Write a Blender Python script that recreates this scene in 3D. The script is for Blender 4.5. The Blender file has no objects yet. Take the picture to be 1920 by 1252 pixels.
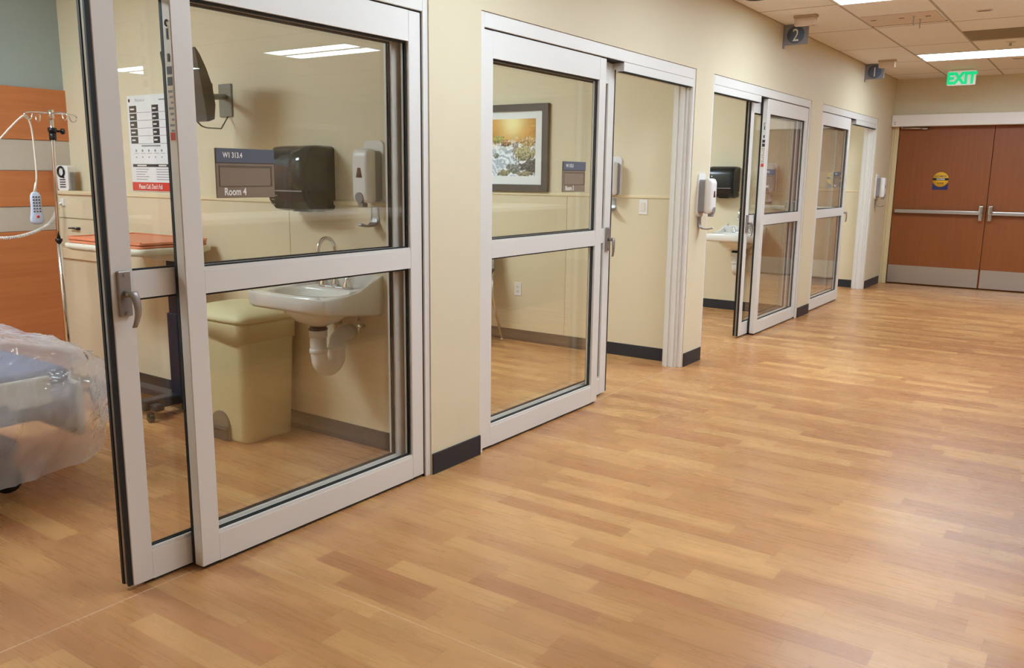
import bpy, bmesh, math, random
from mathutils import Vector, Matrix
random.seed(7)
PI = math.pi
SC = bpy.context.scene
COL = SC.collection

# ------------------------------------------------------------------ camera, world, exposure
cam_d = bpy.data.cameras.new('camera')
cam = bpy.data.objects.new('camera', cam_d)
COL.objects.link(cam)
CR = Vector((0.5716586, -0.82041351, 0.01131856))
CU = Vector((0.14465877, 0.11435683, 0.98285114))
CF = Vector((0.80763871, 0.56021798, -0.18405307))
cam.matrix_world = Matrix(((CR.x, CU.x, -CF.x, 0.0), (CR.y, CU.y, -CF.y, -2.526), (CR.z, CU.z, -CF.z, 1.423), (0, 0, 0, 1)))
cam_d.sensor_width = 36.0
cam_d.lens = 29.723
cam_d.clip_start = 0.05
SC.camera = cam
w = bpy.data.worlds.new('world'); SC.world = w; w.use_nodes = True
w.node_tree.nodes['Background'].inputs[0].default_value = (1.0, 0.93, 0.84, 1)
w.node_tree.nodes['Background'].inputs[1].default_value = 0.10
SC.view_settings.view_transform = 'Standard'
SC.view_settings.look = 'None'
SC.view_settings.gamma = 1.0
SC.view_settings.use_curve_mapping = False
SC.view_settings.exposure = 0.0
SC.cycles.max_bounces = 10
SC.cycles.diffuse_bounces = 5
SC.cycles.glossy_bounces = 4
SC.cycles.transparent_max_bounces = 24
SC.cycles.sample_clamp_indirect = 6.0
SC.cycles.use_denoising = True
SC.cycles.caustics_reflective = False
SC.cycles.caustics_refractive = False
LIGHT_TINT = (0.80, 0.985, 1.14)
CORRIDOR_STRENGTH = 20.0
ROOM_STRENGTH = 43.0

# ------------------------------------------------------------------ materials
def s2l(c):
    return c / 12.92 if c <= 0.04045 else ((c + 0.055) / 1.055) ** 2.4
def rgb(r, g, b):
    return (s2l(r / 255), s2l(g / 255), s2l(b / 255), 1.0)
MATS = {}
def mat(name, col, rough=0.5, metal=0.0, spec=0.5, noise=0.0, nscale=30.0, bump=0.0, bscale=200.0, stretch=None, coat=0.0, alpha=1.0):
    if name in MATS: return MATS[name]
    m = bpy.data.materials.new(name); m.use_nodes = True
    nt = m.node_tree; N = nt.nodes; L = nt.links
    b = N['Principled BSDF']
    b.inputs['Base Color'].default_value = col
    b.inputs['Roughness'].default_value = rough
    b.inputs['Metallic'].default_value = metal
    b.inputs['Specular IOR Level'].default_value = spec
    b.inputs['Coat Weight'].default_value = coat
    b.inputs['Coat Roughness'].default_value = 0.15
    b.inputs['Alpha'].default_value = alpha
    tc = N.new('ShaderNodeTexCoord')
    mp = N.new('ShaderNodeMapping'); L.new(tc.outputs['Object'], mp.inputs['Vector'])
    if stretch: mp.inputs['Scale'].default_value = stretch
    if noise > 0:
        n = N.new('ShaderNodeTexNoise'); n.inputs['Scale'].default_value = nscale; n.inputs['Detail'].default_value = 4
        L.new(mp.outputs['Vector'], n.inputs['Vector'])
        mx = N.new('ShaderNodeMix'); mx.data_type = 'RGBA'
        mx.inputs['A'].default_value = tuple(c * (1 - noise) for c in col[:3]) + (1,)
        mx.inputs['B'].default_value = tuple(min(1, c * (1 + noise)) for c in col[:3]) + (1,)
        L.new(n.outputs['Fac'], mx.inputs['Factor'])
        L.new(mx.outputs['Result'], b.inputs['Base Color'])
    if bump > 0:
        n2 = N.new('ShaderNodeTexNoise'); n2.inputs['Scale'].default_value = bscale; n2.inputs['Detail'].default_value = 3
        L.new(mp.outputs['Vector'], n2.inputs['Vector'])
        bp = N.new('ShaderNodeBump'); bp.inputs['Strength'].default_value = bump; bp.inputs['Distance'].default_value = 0.002
        L.new(n2.outputs['Fac'], bp.inputs['Height']); L.new(bp.outputs['Normal'], b.inputs['Normal'])
    MATS[name] = m
    return m

def emit(name, col, strength):
    m = bpy.data.materials.new(name); m.use_nodes = True
    N = m.node_tree.nodes; b = N['Principled BSDF']
    b.inputs['Base Color'].default_value = (0.8, 0.8, 0.8, 1)
    b.inputs['Emission Color'].default_value = tuple(col[:3]) + (1,)
    b.inputs['Emission Strength'].default_value = strength
    return m

def thin_glass(name, tint, extra_rough=0.0, haze=0.0, haze_col=(0.8, 0.8, 0.8, 1), gloss=1.0, wrinkle=0.0, wscale=9.0):
    """Transparent sheet with a Fresnel mirror on each face; haze mixes in a little diffuse scatter."""
    m = bpy.data.materials.new(name); m.use_nodes = True
    nt = m.node_tree; N = nt.nodes; L = nt.links
    N.remove(N['Principled BSDF'])
    out = N['Material Output']
    geo = N.new('ShaderNodeNewGeometry')
    nrm = geo.outputs['Normal']
    gl = N.new('ShaderNodeBsdfGlossy'); gl.inputs['Roughness'].default_value = extra_rough
    gl.inputs['Color'].default_value = (gloss, gloss, gloss, 1)
    if wrinkle > 0:
        tc = N.new('ShaderNodeTexCoord')
        no = N.new('ShaderNodeTexNoise'); no.inputs['Scale'].default_value = wscale; no.inputs['Detail'].default_value = 3
        no.inputs['Distortion'].default_value = 1.2
        L.new(tc.outputs['Object'], no.inputs['Vector'])
        bp = N.new('ShaderNodeBump'); bp.inputs['Strength'].default_value = wrinkle; bp.inputs['Distance'].default_value = 0.05
        L.new(no.outputs['Fac'], bp.inputs['Height'])
        nrm = bp.outputs['Normal']
        L.new(nrm, gl.inputs['Normal'])
    dot = N.new('ShaderNodeVectorMath'); dot.operation = 'DOT_PRODUCT'
    L.new(geo.outputs['Incoming'], dot.inputs[0]); L.new(nrm, dot.inputs[1])
    ab = N.new('ShaderNodeMath'); ab.operation = 'ABSOLUTE'; L.new(dot.outputs['Value'], ab.inputs[0])
    inv = N.new('ShaderNodeMath'); inv.operation = 'SUBTRACT'; inv.inputs[0].default_value = 1.0; L.new(ab.outputs[0], inv.inputs[1]); inv.use_clamp = True
    pw = N.new('ShaderNodeMath'); pw.operation = 'POWER'; L.new(inv.outputs[0], pw.inputs[0]); pw.inputs[1].default_value = 5.0
    sch = N.new('ShaderNodeMath'); sch.operation = 'MULTIPLY_ADD'; L.new(pw.outputs[0], sch.inputs[0]); sch.inputs[1].default_value = 0.95; sch.inputs[2].default_value = 0.045
    tr = N.new('ShaderNodeBsdfTransparent'); tr.inputs['Color'].default_value = tint
    base = tr.outputs[0]
    if haze > 0:
        df = N.new('ShaderNodeBsdfDiffuse'); df.inputs['Color'].default_value = haze_col
        tl = N.new('ShaderNodeBsdfTranslucent'); tl.inputs['Color'].default_value = haze_col
        ad = N.new('ShaderNodeMixShader'); ad.inputs['Fac'].default_value = 0.5
        L.new(df.outputs[0], ad.inputs[1]); L.new(tl.outputs[0], ad.inputs[2])
        mh = N.new('ShaderNodeMixShader'); mh.inputs['Fac'].default_value = haze
        L.new(base, mh.inputs[1]); L.new(ad.outputs[0], mh.inputs[2]); base = mh.outputs[0]
    mx = N.new('ShaderNodeMixShader')
    L.new(sch.outputs[0], mx.inputs['Fac']); L.new(base, mx.inputs[1]); L.new(gl.outputs[0], mx.inputs[2])
    L.new(mx.outputs[0], out.inputs['Surface'])
    return m

def floor_material():
    m = bpy.data.materials.new('wood_plank_vinyl'); m.use_nodes = True
    nt = m.node_tree; N = nt.nodes; L = nt.links
    b = N['Principled BSDF']
    tc = N.new('ShaderNodeTexCoord'); sp = N.new('ShaderNodeSeparateXYZ'); L.new(tc.outputs['Object'], sp.inputs[0])
    def M(op, a, bb=None, c=None, clamp=False):
        n = N.new('ShaderNodeMath'); n.operation = op; n.use_clamp = clamp
        for i, v in enumerate((a, bb, c)):
            if v is None: continue
            if isinstance(v, (int, float)): n.inputs[i].default_value = v
            else: L.new(v, n.inputs[i])
        return n.outputs[0]
    X, Y = sp.outputs['X'], sp.outputs['Y']
    xr = M('DIVIDE', X, 0.0960)
    row = M('FLOOR', xr)
    wn = N.new('ShaderNodeTexWhiteNoise'); wn.noise_dimensions = '1D'; L.new(row, wn.inputs['W'])
    ln = M('MULTIPLY_ADD', wn.outputs['Value'], 0.30, 0.42)
    yy = M('DIVIDE', M('MULTIPLY_ADD', wn.outputs['Value'], 7.3, Y), ln)
    idx = M('FLOOR', yy)
    cb = N.new('ShaderNodeCombineXYZ'); L.new(row, cb.inputs[0]); L.new(idx, cb.inputs[1])
    wn2 = N.new('ShaderNodeTexWhiteNoise'); wn2.noise_dimensions = '2D'; L.new(cb.outputs[0], wn2.inputs['Vector'])
    rampn = N.new('ShaderNodeValToRGB'); L.new(wn2.outputs['Value'], rampn.inputs[0])
    cr = rampn.color_ramp; cr.interpolation = 'LINEAR'
    cr.elements[0].position = 0.0; cr.elements[0].color = rgb(174, 118, 74)
    cr.elements[1].position = 1.0; cr.elements[1].color = rgb(203, 152, 96)
    for p, c in ((0.3, rgb(181, 127, 78)), (0.55, rgb(187, 133, 83)), (0.8, rgb(194, 142, 89))):
        e = cr.elements.new(p); e.color = c
    # grain
    mp = N.new('ShaderNodeMapping'); mp.inputs['Scale'].default_value = (55, 3.2, 1)
    off = N.new('ShaderNodeCombineXYZ'); L.new(M('MULTIPLY', wn2.outputs['Value'], 37.0), off.inputs[1])
    va = N.new('ShaderNodeVectorMath'); va.operation = 'ADD'; L.new(tc.outputs['Object'], va.inputs[0]); L.new(off.outputs[0], va.inputs[1])
    L.new(va.outputs[0], mp.inputs[0])
    no = N.new('ShaderNodeTexNoise'); no.inputs['Scale'].default_value = 1.0; no.inputs['Detail'].default_value = 6; no.inputs['Roughness'].default_value = 0.65; no.inputs['Distortion'].default_value = 0.6
    L.new(mp.outputs[0], no.inputs['Vector'])
    mp2 = N.new('ShaderNodeMapping'); mp2.inputs['Scale'].default_value = (9, 3, 1); L.new(va.outputs[0], mp2.inputs[0])
    no2 = N.new('ShaderNodeTexNoise'); no2.inputs['Scale'].default_value = 1.0; no2.inputs['Detail'].default_value = 3; L.new(mp2.outputs[0], no2.inputs['Vector'])
    g = M('ADD', M('MULTIPLY', M('SUBTRACT', no.outputs['Fac'], 0.5), 0.08), M('MULTIPLY', M('SUBTRACT', no2.outputs['Fac'], 0.5), 0.42))
    g = M('ADD', g, 1.0)
    # joints
    fx = M('FRACT', xr); fy = M('FRACT', yy)
    ex = M('LESS_THAN', M('MINIMUM', fx, M('SUBTRACT', 1.0, fx)), 0.014)
    ey = M('LESS_THAN', M('MINIMUM', fy, M('SUBTRACT', 1.0, fy)), 0.004)
    g = M('MULTIPLY', g, M('SUBTRACT', 1.0, M('MULTIPLY', M('MAXIMUM', ex, ey), 0.10)))
    mul = N.new('ShaderNodeVectorMath'); mul.operation = 'SCALE'; L.new(rampn.outputs['Color'], mul.inputs[0]); L.new(g, mul.inputs['Scale'])
    # pale weld seams between the vinyl sheets
    def near(v, c, hw): return M('LESS_THAN', M('ABSOLUTE', M('SUBTRACT', v, c)), hw)
    seam = M('MULTIPLY', near(Y, 0.045, 0.0028), M('LESS_THAN', X, 13.0))
    for c in (1.889, -0.05, 3.83, 5.77, 7.71, 9.65):
        if c > 4: continue
        seam = M('MAXIMUM', seam, M('MULTIPLY', near(X, c, 0.0016), M('LESS_THAN', Y, 0.03)))
    seam = M('MAXIMUM', seam, M('MULTIPLY', near(X, 2.26, 0.0022), M('GREATER_THAN', Y, 0.06)))
    mx = N.new('ShaderNodeMix'); mx.data_type = 'RGBA'
    L.new(M('MULTIPLY', seam, 0.65), mx.inputs['Factor']); L.new(mul.outputs[0], mx.inputs['A']); mx.inputs['B'].default_value = rgb(232, 196, 160)
    L.new(mx.outputs['Result'], b.inputs['Base Color'])
    L.new(M('MULTIPLY_ADD', no.outputs['Fac'], 0.10, 0.23), b.inputs['Roughness'])
    b.inputs['Specular IOR Level'].default_value = 0.36
    nb = N.new('ShaderNodeTexNoise'); nb.inputs['Scale'].default_value = 5.0; nb.inputs['Detail'].default_value = 2; L.new(tc.outputs['Object'], nb.inputs['Vector'])
    bp = N.new('ShaderNodeBump'); bp.inputs['Strength'].default_value = 0.08; bp.inputs['Distance'].default_value = 0.01
    L.new(M('MULTIPLY_ADD', no.outputs['Fac'], 0.05, nb.outputs['Fac']), bp.inputs['Height']); L.new(bp.outputs['Normal'], b.inputs['Normal'])
    return m

def wood_material(name, dark, light, axis='Z', rough=0.45):
    m = bpy.data.materials.new(name); m.use_nodes = True
    nt = m.node_tree; N = nt.nodes; L = nt.links; b = N['Principled BSDF']
    tc = N.new('ShaderNodeTexCoord'); mp = N.new('ShaderNodeMapping'); L.new(tc.outputs['Object'], mp.inputs[0])
    mp.inputs['Scale'].default_value = (30, 30, 1.6) if axis == 'Z' else (1.6, 1.6, 30)
    no = N.new('ShaderNodeTexNoise'); no.inputs['Scale'].default_value = 1.0; no.inputs['Detail'].default_value = 7; no.inputs['Distortion'].default_value = 0.5
    L.new(mp.outputs[0], no.inputs['Vector'])
    r = N.new('ShaderNodeValToRGB'); L.new(no.outputs['Fac'], r.inputs[0])
    r.color_ramp.elements[0].position = 0.3; r.color_ramp.elements[0].color = dark
    r.color_ramp.elements[1].position = 0.7; r.color_ramp.elements[1].color = light
    L.new(r.outputs[0], b.inputs['Base Color']); b.inputs['Roughness'].default_value = rough
    return m

def ceiling_material():
    m = bpy.data.materials.new('acoustic_ceiling_tile'); m.use_nodes = True
    nt = m.node_tree; N = nt.nodes; L = nt.links; b = N['Principled BSDF']
    tc = N.new('ShaderNodeTexCoord'); sp = N.new('ShaderNodeSeparateXYZ'); L.new(tc.outputs['Object'], sp.inputs[0])
    def M(op, a, bb=None, c=None):
        n = N.new('ShaderNodeMath'); n.operation = op
        for i, v in enumerate((a, bb, c)):
            if v is None: continue
            if isinstance(v, (int, float)): n.inputs[i].default_value = v
            else: L.new(v, n.inputs[i])
        return n.outputs[0]
    def line(v, off, per, hw):
        f = M('FRACT', M('DIVIDE', M('SUBTRACT', v, off), per))
        return M('LESS_THAN', M('MULTIPLY', M('MINIMUM', f, M('SUBTRACT', 1.0, f)), per), hw)
    ly = line(sp.outputs['Y'], -0.63, 0.625, 0.011)
    lx = line(sp.outputs['X'], 7.12, 1.254, 0.011)
    no = N.new('ShaderNodeTexNoise'); no.inputs['Scale'].default_value = 90; no.inputs['Detail'].default_value = 5; L.new(tc.outputs['Object'], no.inputs['Vector'])
    r = N.new('ShaderNodeValToRGB'); L.new(no.outputs['Fac'], r.inputs[0])
    r.color_ramp.elements[0].position = 0.3; r.color_ramp.elements[0].color = rgb(234, 230, 224)
    r.color_ramp.elements[1].position = 0.6; r.color_ramp.elements[1].color = rgb(244, 241, 236)
    mx = N.new('ShaderNodeMix'); mx.data_type = 'RGBA'
    L.new(M('MULTIPLY', M('MAXIMUM', lx, ly), 0.85), mx.inputs['Factor']); L.new(r.outputs[0], mx.inputs['A']); mx.inputs['B'].default_value = rgb(168, 156, 144)
    L.new(mx.outputs['Result'], b.inputs['Base Color']); b.inputs['Roughness'].default_value = 0.9
    return m

M_WALL = mat('cream_wall_paint', rgb(221, 208, 178), 0.55, noise=0.02, nscale=6, bump=0.15, bscale=160)
M_WAINSCOT = mat('cream_wall_protection', rgb(219, 204, 173), 0.5, noise=0.02, nscale=5, bump=0.1, bscale=120)
M_RAIL = mat('cream_rail', rgb(228, 211, 174), 0.4, noise=0.02)
M_GREYWALL = mat('grey_green_paint', rgb(160, 172, 170), 0.6, noise=0.03, nscale=5, bump=0.1)
M_BASE = mat('black_rubber_base', rgb(38, 38, 44), 0.5, noise=0.08)
M_ALU = mat('anodised_aluminium', rgb(226, 222, 216), 0.42, metal=0.12, noise=0.008, nscale=8)
M_ALUD = mat('shaded_track_metal', rgb(120, 116, 112), 0.5, metal=0.5, noise=0.05)
M_BLACK = mat('black_gasket', rgb(16, 17, 20), 0.6, noise=0.2, nscale=60, bump=0.3, bscale=90)
M_DARK = mat('gap_shade', rgb(22, 20, 19), 0.8, noise=0.1)  # dark colour stands in for shade inside gaps and slots
M_CHROME = mat('chrome', (0.75, 0.74, 0.73, 1), 0.12, metal=1.0, noise=0.02)
M_STEEL = mat('brushed_steel', rgb(190, 186, 180), 0.32, metal=0.9, noise=0.06, nscale=1, stretch=(2, 2, 120))
M_HANDLE = mat('satin_grey_metal', rgb(158, 150, 144), 0.38, metal=0.6, noise=0.05)
M_WHITE = mat('white_plastic', rgb(232, 228, 224), 0.35, noise=0.02)
M_WARMWHITE = mat('warm_white_plastic', rgb(226, 214, 200), 0.4, noise=0.02)
M_GREYP = mat('grey_plastic', rgb(140, 136, 138), 0.4, noise=0.04)
M_PORC = mat('white_porcelain', rgb(236, 234, 228), 0.12, noise=0.01, coat=0.5)
M_PIPE = mat('white_insulated_pipe', rgb(226, 222, 216), 0.5, noise=0.03)
M_BLACKP = mat('black_plastic', rgb(26, 27, 30), 0.25, noise=0.08)
M_SMOKE = mat('smoked_black_plastic', rgb(38, 45, 50), 0.14, noise=0.12, nscale=12)
M_BEIGE = mat('beige_plastic', rgb(222, 212, 168), 0.45, noise=0.02)
M_BEIGED = mat('beige_plastic_body', rgb(214, 202, 158), 0.5, noise=0.03)
M_SIGNTAUPE = mat('taupe_sign', rgb(134, 116, 96), 0.5, noise=0.02)
M_SIGNBLUE = mat('slate_blue_sign', rgb(88, 93, 106), 0.45, noise=0.02)
M_SIGNTRIM = mat('taupe_sign_dark', rgb(104, 88, 70), 0.5, noise=0.02)
M_TEXT = mat('white_lettering', rgb(240, 238, 232), 0.5)
M_DOOR = wood_material('door_veneer', rgb(133, 71, 27), rgb(142, 78, 31))
M_PANEL = wood_material('cherry_laminate', rgb(190, 114, 66), rgb(204, 126, 74), axis='X')
M_BAND = mat('grey_band_laminate', rgb(198, 188, 174), 0.5, noise=0.03)
M_CORAL = mat('coral_laminate', rgb(214, 130, 92), 0.4, noise=0.04, nscale=14)
M_NAVY = mat('dark_navy_metal', rgb(36, 42, 58), 0.4, metal=0.2, noise=0.05)
M_TABLE = mat('cream_table_plastic', rgb(214, 206, 186), 0.4, noise=0.02)
M_GLASS = thin_glass('door_glass', (0.972, 0.974, 0.962, 1))
M_BAG = thin_glass('clear_plastic_sheet', (0.97, 0.97, 0.98, 1), extra_rough=0.05, haze=0.44, haze_col=(0.95, 0.95, 0.98, 1), wrinkle=0.9, wscale=7)
M_FLOOR = floor_material()
M_CEIL = ceiling_material()
M_LIGHT = emit('corridor_lamp_lens', LIGHT_TINT, CORRIDOR_STRENGTH)
M_ROOMLIGHT = emit('room_lamp_lens', LIGHT_TINT, ROOM_STRENGTH)
M_EXIT = emit('exit_green', (0.0, 0.62, 0.22), 1.0)
M_EXIT.node_tree.nodes['Principled BSDF'].inputs['Base Color'].default_value = rgb(10, 120, 60)
M_EXITFACE = emit('exit_face', (0.80, 0.90, 0.80), 0.22)
M_TVD = mat('tv_dark_plastic', rgb(58, 56, 52), 0.4, noise=0.08)
M_RED = mat('red_print', rgb(206, 62, 46), 0.5, noise=0.03)
M_PAPER = mat('white_board', rgb(236, 236, 236), 0.35, noise=0.01)
M_INK = mat('dark_print', rgb(62, 56, 54), 0.5, noise=0.04)
M_GREYINK = mat('grey_print', rgb(150, 148, 150), 0.6)

# ------------------------------------------------------------------ mesh builder
class MB:
    def __init__(self):
        self.bm = bmesh.new()
    def box(self, x0, x1, y0, y1, z0, z1, bevel=0.0, seg=2):
        x0, x1 = min(x0, x1), max(x0, x1); y0, y1 = min(y0, y1), max(y0, y1); z0, z1 = min(z0, z1), max(z0, z1)
        v = [self.bm.verts.new((x, y, z)) for z in (z0, z1) for y in (y0, y1) for x in (x0, x1)]
        fs = [(0, 2, 3, 1), (4, 5, 7, 6), (0, 1, 5, 4), (2, 6, 7, 3), (0, 4, 6, 2), (1, 3, 7, 5)]
        f = [self.bm.faces.new([v[i] for i in q]) for q in fs]
        if bevel > 0:
            es = list({e for ff in f for e in ff.edges})
            bmesh.ops.bevel(self.bm, geom=es, offset=min(bevel, 0.49 * min(x1 - x0, y1 - y0, z1 - z0)), segments=seg, profile=0.5, affect='EDGES')
        return self
    def frame(self, x0, x1, z0, z1, y0, y1, l, r, b, t):
        self.box(x0, x0 + l, y0, y1, z0, z1); self.box(x1 - r, x1, y0, y1, z0, z1)
        if b: self.box(x0 + l, x1 - r, y0, y1, z0, z0 + b)
        if t: self.box(x0 + l, x1 - r, y0, y1, z1 - t, z1)
        return self
    def tube(self, pts, r, n=12, cap=True):
        pts = [Vector(p) for p in pts]; rs = r if isinstance(r, (list, tuple)) else [r] * len(pts)
        rings = []; up = None
        for i, p in enumerate(pts):
            a = pts[max(i - 1, 0)]; c = pts[min(i + 1, len(pts) - 1)]
            t = (c - a).normalized()
            if up is None:
                up = Vector((0, 0, 1)) if abs(t.z) < 0.9 else Vector((1, 0, 0))
            u = (up - t * up.dot(t))
            if u.length < 1e-5: u = t.orthogonal()
            u.normalize(); v = t.cross(u); up = u
            rings.append([self.bm.verts.new(p + (u * math.cos(k * 2 * PI / n) + v * math.sin(k * 2 * PI / n)) * rs[i]) for k in range(n)])
        for a, c in zip(rings, rings[1:]):
            for k in range(n):
                f = self.bm.faces.new((a[k], a[(k + 1) % n], c[(k + 1) % n], c[k])); f.smooth = True
        if cap:
            self.bm.faces.new(list(reversed(rings[0]))); self.bm.faces.new(rings[-1])
        return self
    def cyl(self, p0, p1, r, n=20, r2=None):
        return self.tube([p0, p1], [r, r if r2 is None else r2], n)
    def lathe(self, prof, centre=(0, 0, 0), n=24, axis='Z'):
        c = Vector(centre); rings = []
        for (r, h) in prof:
            ring = []
            for k in range(n):
                a = k * 2 * PI / n
                q = Vector((r * math.cos(a), r * math.sin(a), h))
                if axis == 'Y': q = Vector((q.x, q.z, q.y))
                if axis == 'X': q = Vector((q.z, q.x, q.y))
                ring.append(self.bm.verts.new(c + q))
            rings.append(ring)
        for a, b in zip(rings, rings[1:]):
            for k in range(n):
                f = self.bm.faces.new((a[k], a[(k + 1) % n], b[(k + 1) % n], b[k])); f.smooth = True
        self.bm.faces.new(rings[0]); self.bm.faces.new(rings[-1])
        return self
    def prism(self, poly, axis, a, b, smooth=False):
        """poly in the two other axes (order x,y,z without axis)."""
        def P(u, v, w):
            return {'X': (w, u, v), 'Y': (u, w, v), 'Z': (u, v, w)}[axis]
        lo = [self.bm.verts.new(P(u, v, a)) for u, v in poly]; hi = [self.bm.verts.new(P(u, v, b)) for u, v in poly]
        n = len(poly)
        for k in range(n):
            f = self.bm.faces.new((lo[k], lo[(k + 1) % n], hi[(k + 1) % n], hi[k])); f.smooth = smooth
        self.bm.faces.new(lo); self.bm.faces.new(hi)
        return self
    def loft(self, rings, closed=True, cap=True, smooth=True):
        R = [[self.bm.verts.new(p) for p in ring] for ring in rings]
        n = len(R[0])
        for a, b in zip(R, R[1:]):
            for k in range(n if closed else n - 1):
                f = self.bm.faces.new((a[k], a[(k + 1) % n], b[(k + 1) % n], b[k])); f.smooth = smooth
        if cap and closed:
            self.bm.faces.new(R[0]); self.bm.faces.new(R[-1])
        return self
    def text(self, s, x, z, size, y, sx=1.0, align='LEFT', bold=0.0, depth=0.0006):
        cu = bpy.data.curves.new('t', 'FONT'); cu.body = s; cu.size = size; cu.align_x = align; cu.offset = bold; cu.resolution_u = 3
        o = bpy.data.objects.new('t', cu); COL.objects.link(o)
        dg = bpy.context.evaluated_depsgraph_get()
        me = bpy.data.meshes.new_from_object(o.evaluated_get(dg))
        vs = [self.bm.verts.new((x + v.co.x * sx, y, z + v.co.y)) for v in me.vertices]
        for p in me.polygons:
            try: self.bm.faces.new([vs[i] for i in p.vertices])
            except ValueError: pass
        bpy.data.objects.remove(o); bpy.data.curves.remove(cu); bpy.data.meshes.remove(me)
        return self
    def mirror_x(self, W):
        for v in self.bm.verts: v.co.x = W - v.co.x
        return self
    def build(self, name, material, parent=None, smooth=None, keep_normals=False):
        if not keep_normals: bmesh.ops.recalc_face_normals(self.bm, faces=self.bm.faces)
        me = bpy.data.meshes.new(name); self.bm.to_mesh(me); self.bm.free()
        me.materials.append(material)
        if smooth is True:
            for p in me.polygons: p.use_smooth = True
        o = bpy.data.objects.new(name, me); COL.objects.link(o)
        if parent is not None: o.parent = parent
        return o

def tag(o, label, cat, group=None, kind=None):
    o['label'] = label; o['category'] = cat
    if group: o['group'] = group
    if kind: o['kind'] = kind
    return o
def thing(name, label, cat, loc=(0, 0, 0), rz=0.0, group=None, kind=None):
    o = bpy.data.objects.new(name, None); COL.objects.link(o)
    o.location = loc; o.rotation_euler = (0, 0, rz); o.empty_display_size = 0.05
    return tag(o, label, cat, group, kind)
def dup(root, loc, rz, label, group=None):
    r = root.copy(); COL.objects.link(r); r.location = loc; r.rotation_euler = (0, 0, rz); r['label'] = label
    if group: r['group'] = group
    for ch in list(root.children):
        c = ch.copy(); COL.objects.link(c); c.parent = r
        for g in list(ch.children):
            d = g.copy(); COL.objects.link(d); d.parent = c
    return r
def arc(cx, cz, r, a0, a1, n=8):
    return [(cx + r * math.cos(math.radians(a0 + (a1 - a0) * i / n)), cz + r * math.sin(math.radians(a0 + (a1 - a0) * i / n))) for i in range(n + 1)]
def rrect(x0, x1, z0, z1, r, n=5):
    return arc(x1 - r, z1 - r, r, 0, 90, n) + arc(x0 + r, z1 - r, r, 90, 180, n) + arc(x0 + r, z0 + r, r, 180, 270, n) + arc(x1 - r, z0 + r, r, 270, 360, n)

# ------------------------------------------------------------------ setting
HC = 2.757        # ceiling
HF = 2.19         # door frame head
W = 2.571         # width of a glazed opening
XS = [0.404, 3.358, 6.259, 9.235]     # left edge of each opening (rooms 4,3,2,1)
XE = 12.722       # end wall
PX = [3.12, 6.03, 8.94, 11.87]        # room faces of the partitions (facing -X)
PT = 0.12         # partition thickness
YB = 3.35         # back wall of the rooms
T = 0.15          # corridor wall thickness
YR = -9.2; XW = -4.0

def structure(o, label, cat):
    return tag(o, label, cat, kind='structure')
m = MB(); m.box(XW, XE + 0.3, YR, YB + 0.2, -0.1, 0.0)
structure(m.build('floor', M_FLOOR), 'warm honey wood plank floor of the corridor and rooms', 'floor')
m = MB(); m.box(XW, XE + 0.3, YR, YB + 0.2, HC, HC + 0.1)
structure(m.build('ceiling', M_CEIL), 'pale tan acoustic tile ceiling with thin grid lines', 'ceiling')
m = MB()
m.box(XW, XE, 0, T, HF, HC)                     # band above the openings
edges = [XW] + [v for x in XS for v in (x, x + W)] + [XE]
for a, b in zip(edges[0::2], edges[1::2]): m.box(a, b, 0, T, 0, HF)
structure(m.build('wall_left', M_WALL), 'cream corridor wall that holds the four sliding glass doors', 'wall')
m = MB(); m.box(XW, XE, YB, YB + 0.15, 0, HC)
structure(m.build('wall_back', M_GREYWALL), 'grey green back wall of the patient rooms', 'wall')
m = MB(); m.box(XE, XE + 0.2, YR, 0.0, 2.13, HC); m.box(XE, XE + 0.2, -0.0885, YB, 0, 2.13); m.box(XE, XE + 0.2, YR, -2.38, 0, 2.13)
structure(m.build('wall_end', M_WALL), 'cream wall at the corridor end above the wooden double doors', 'wall')
m = MB(); m.box(XW - 0.15, XW, YR, YB, 0, HC)
structure(m.build('wall_behind', M_WALL), 'cream wall behind the camera end of the corridor', 'wall')
m = MB(); m.box(XW, XE, YR - 0.15, YR, 0, HC)
structure(m.build('wall_opposite', M_WALL), 'cream wall across the unit that faces the glass doors', 'wall')
ROOMNAME = ['room four', 'room three', 'room two', 'room one']
for i, x in enumerate(PX):
    m = MB(); m.box(x, x + PT, T, YB, 0, HC)
    structure(m.build('wall_partition', M_WALL), 'cream partition wall on the far side of ' + ROOMNAME[i], 'wall')
m = MB(); m.box(0.08, 0.20, T, YB, 0, HC)
structure(m.build('wall_partition', M_WALL), 'cream partition wall on the near side of room four', 'wall')

# chair rails with the wall protection below, base
for i, x in enumerate(PX):
    y1 = YB
    t = thing('trim', 'pale chair rail and wall protection panel on the partition of ' + ROOMNAME[i], 'wall trim', kind='structure')
    t.name = 'trim_%d' % (i + 1)
    m = MB(); m.box(x - 0.006, x, T + 0.02, 1.115, 0.10, 1.262); m.box(x - 0.006, x, 1.119, y1, 0.10, 1.262)
    m.build('wall_protection_panel', M_WAINSCOT, t)
    m = MB(); m.box(x - 0.014, x, T + 0.02, y1, 1.262, 1.285, 0.004)
    m.build('chair_rail', M_RAIL, t)
    m = MB(); m.box(x - 0.011, x, T, y1, 0, 0.10, 0.003)
    structure(m.build('baseboard_partition', M_BASE), 'dark rubber baseboard along the partition of ' + ROOMNAME[i], 'baseboard')
pill = [(XS[i] + W, XS[i + 1]) for i in range(3)] + [(XS[3] + W, XE - 0.09)]
PL = ['pillar between rooms four and three', 'pillar between rooms three and two', 'pillar between rooms two and one', 'short wall between room one and the double doors']
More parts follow.
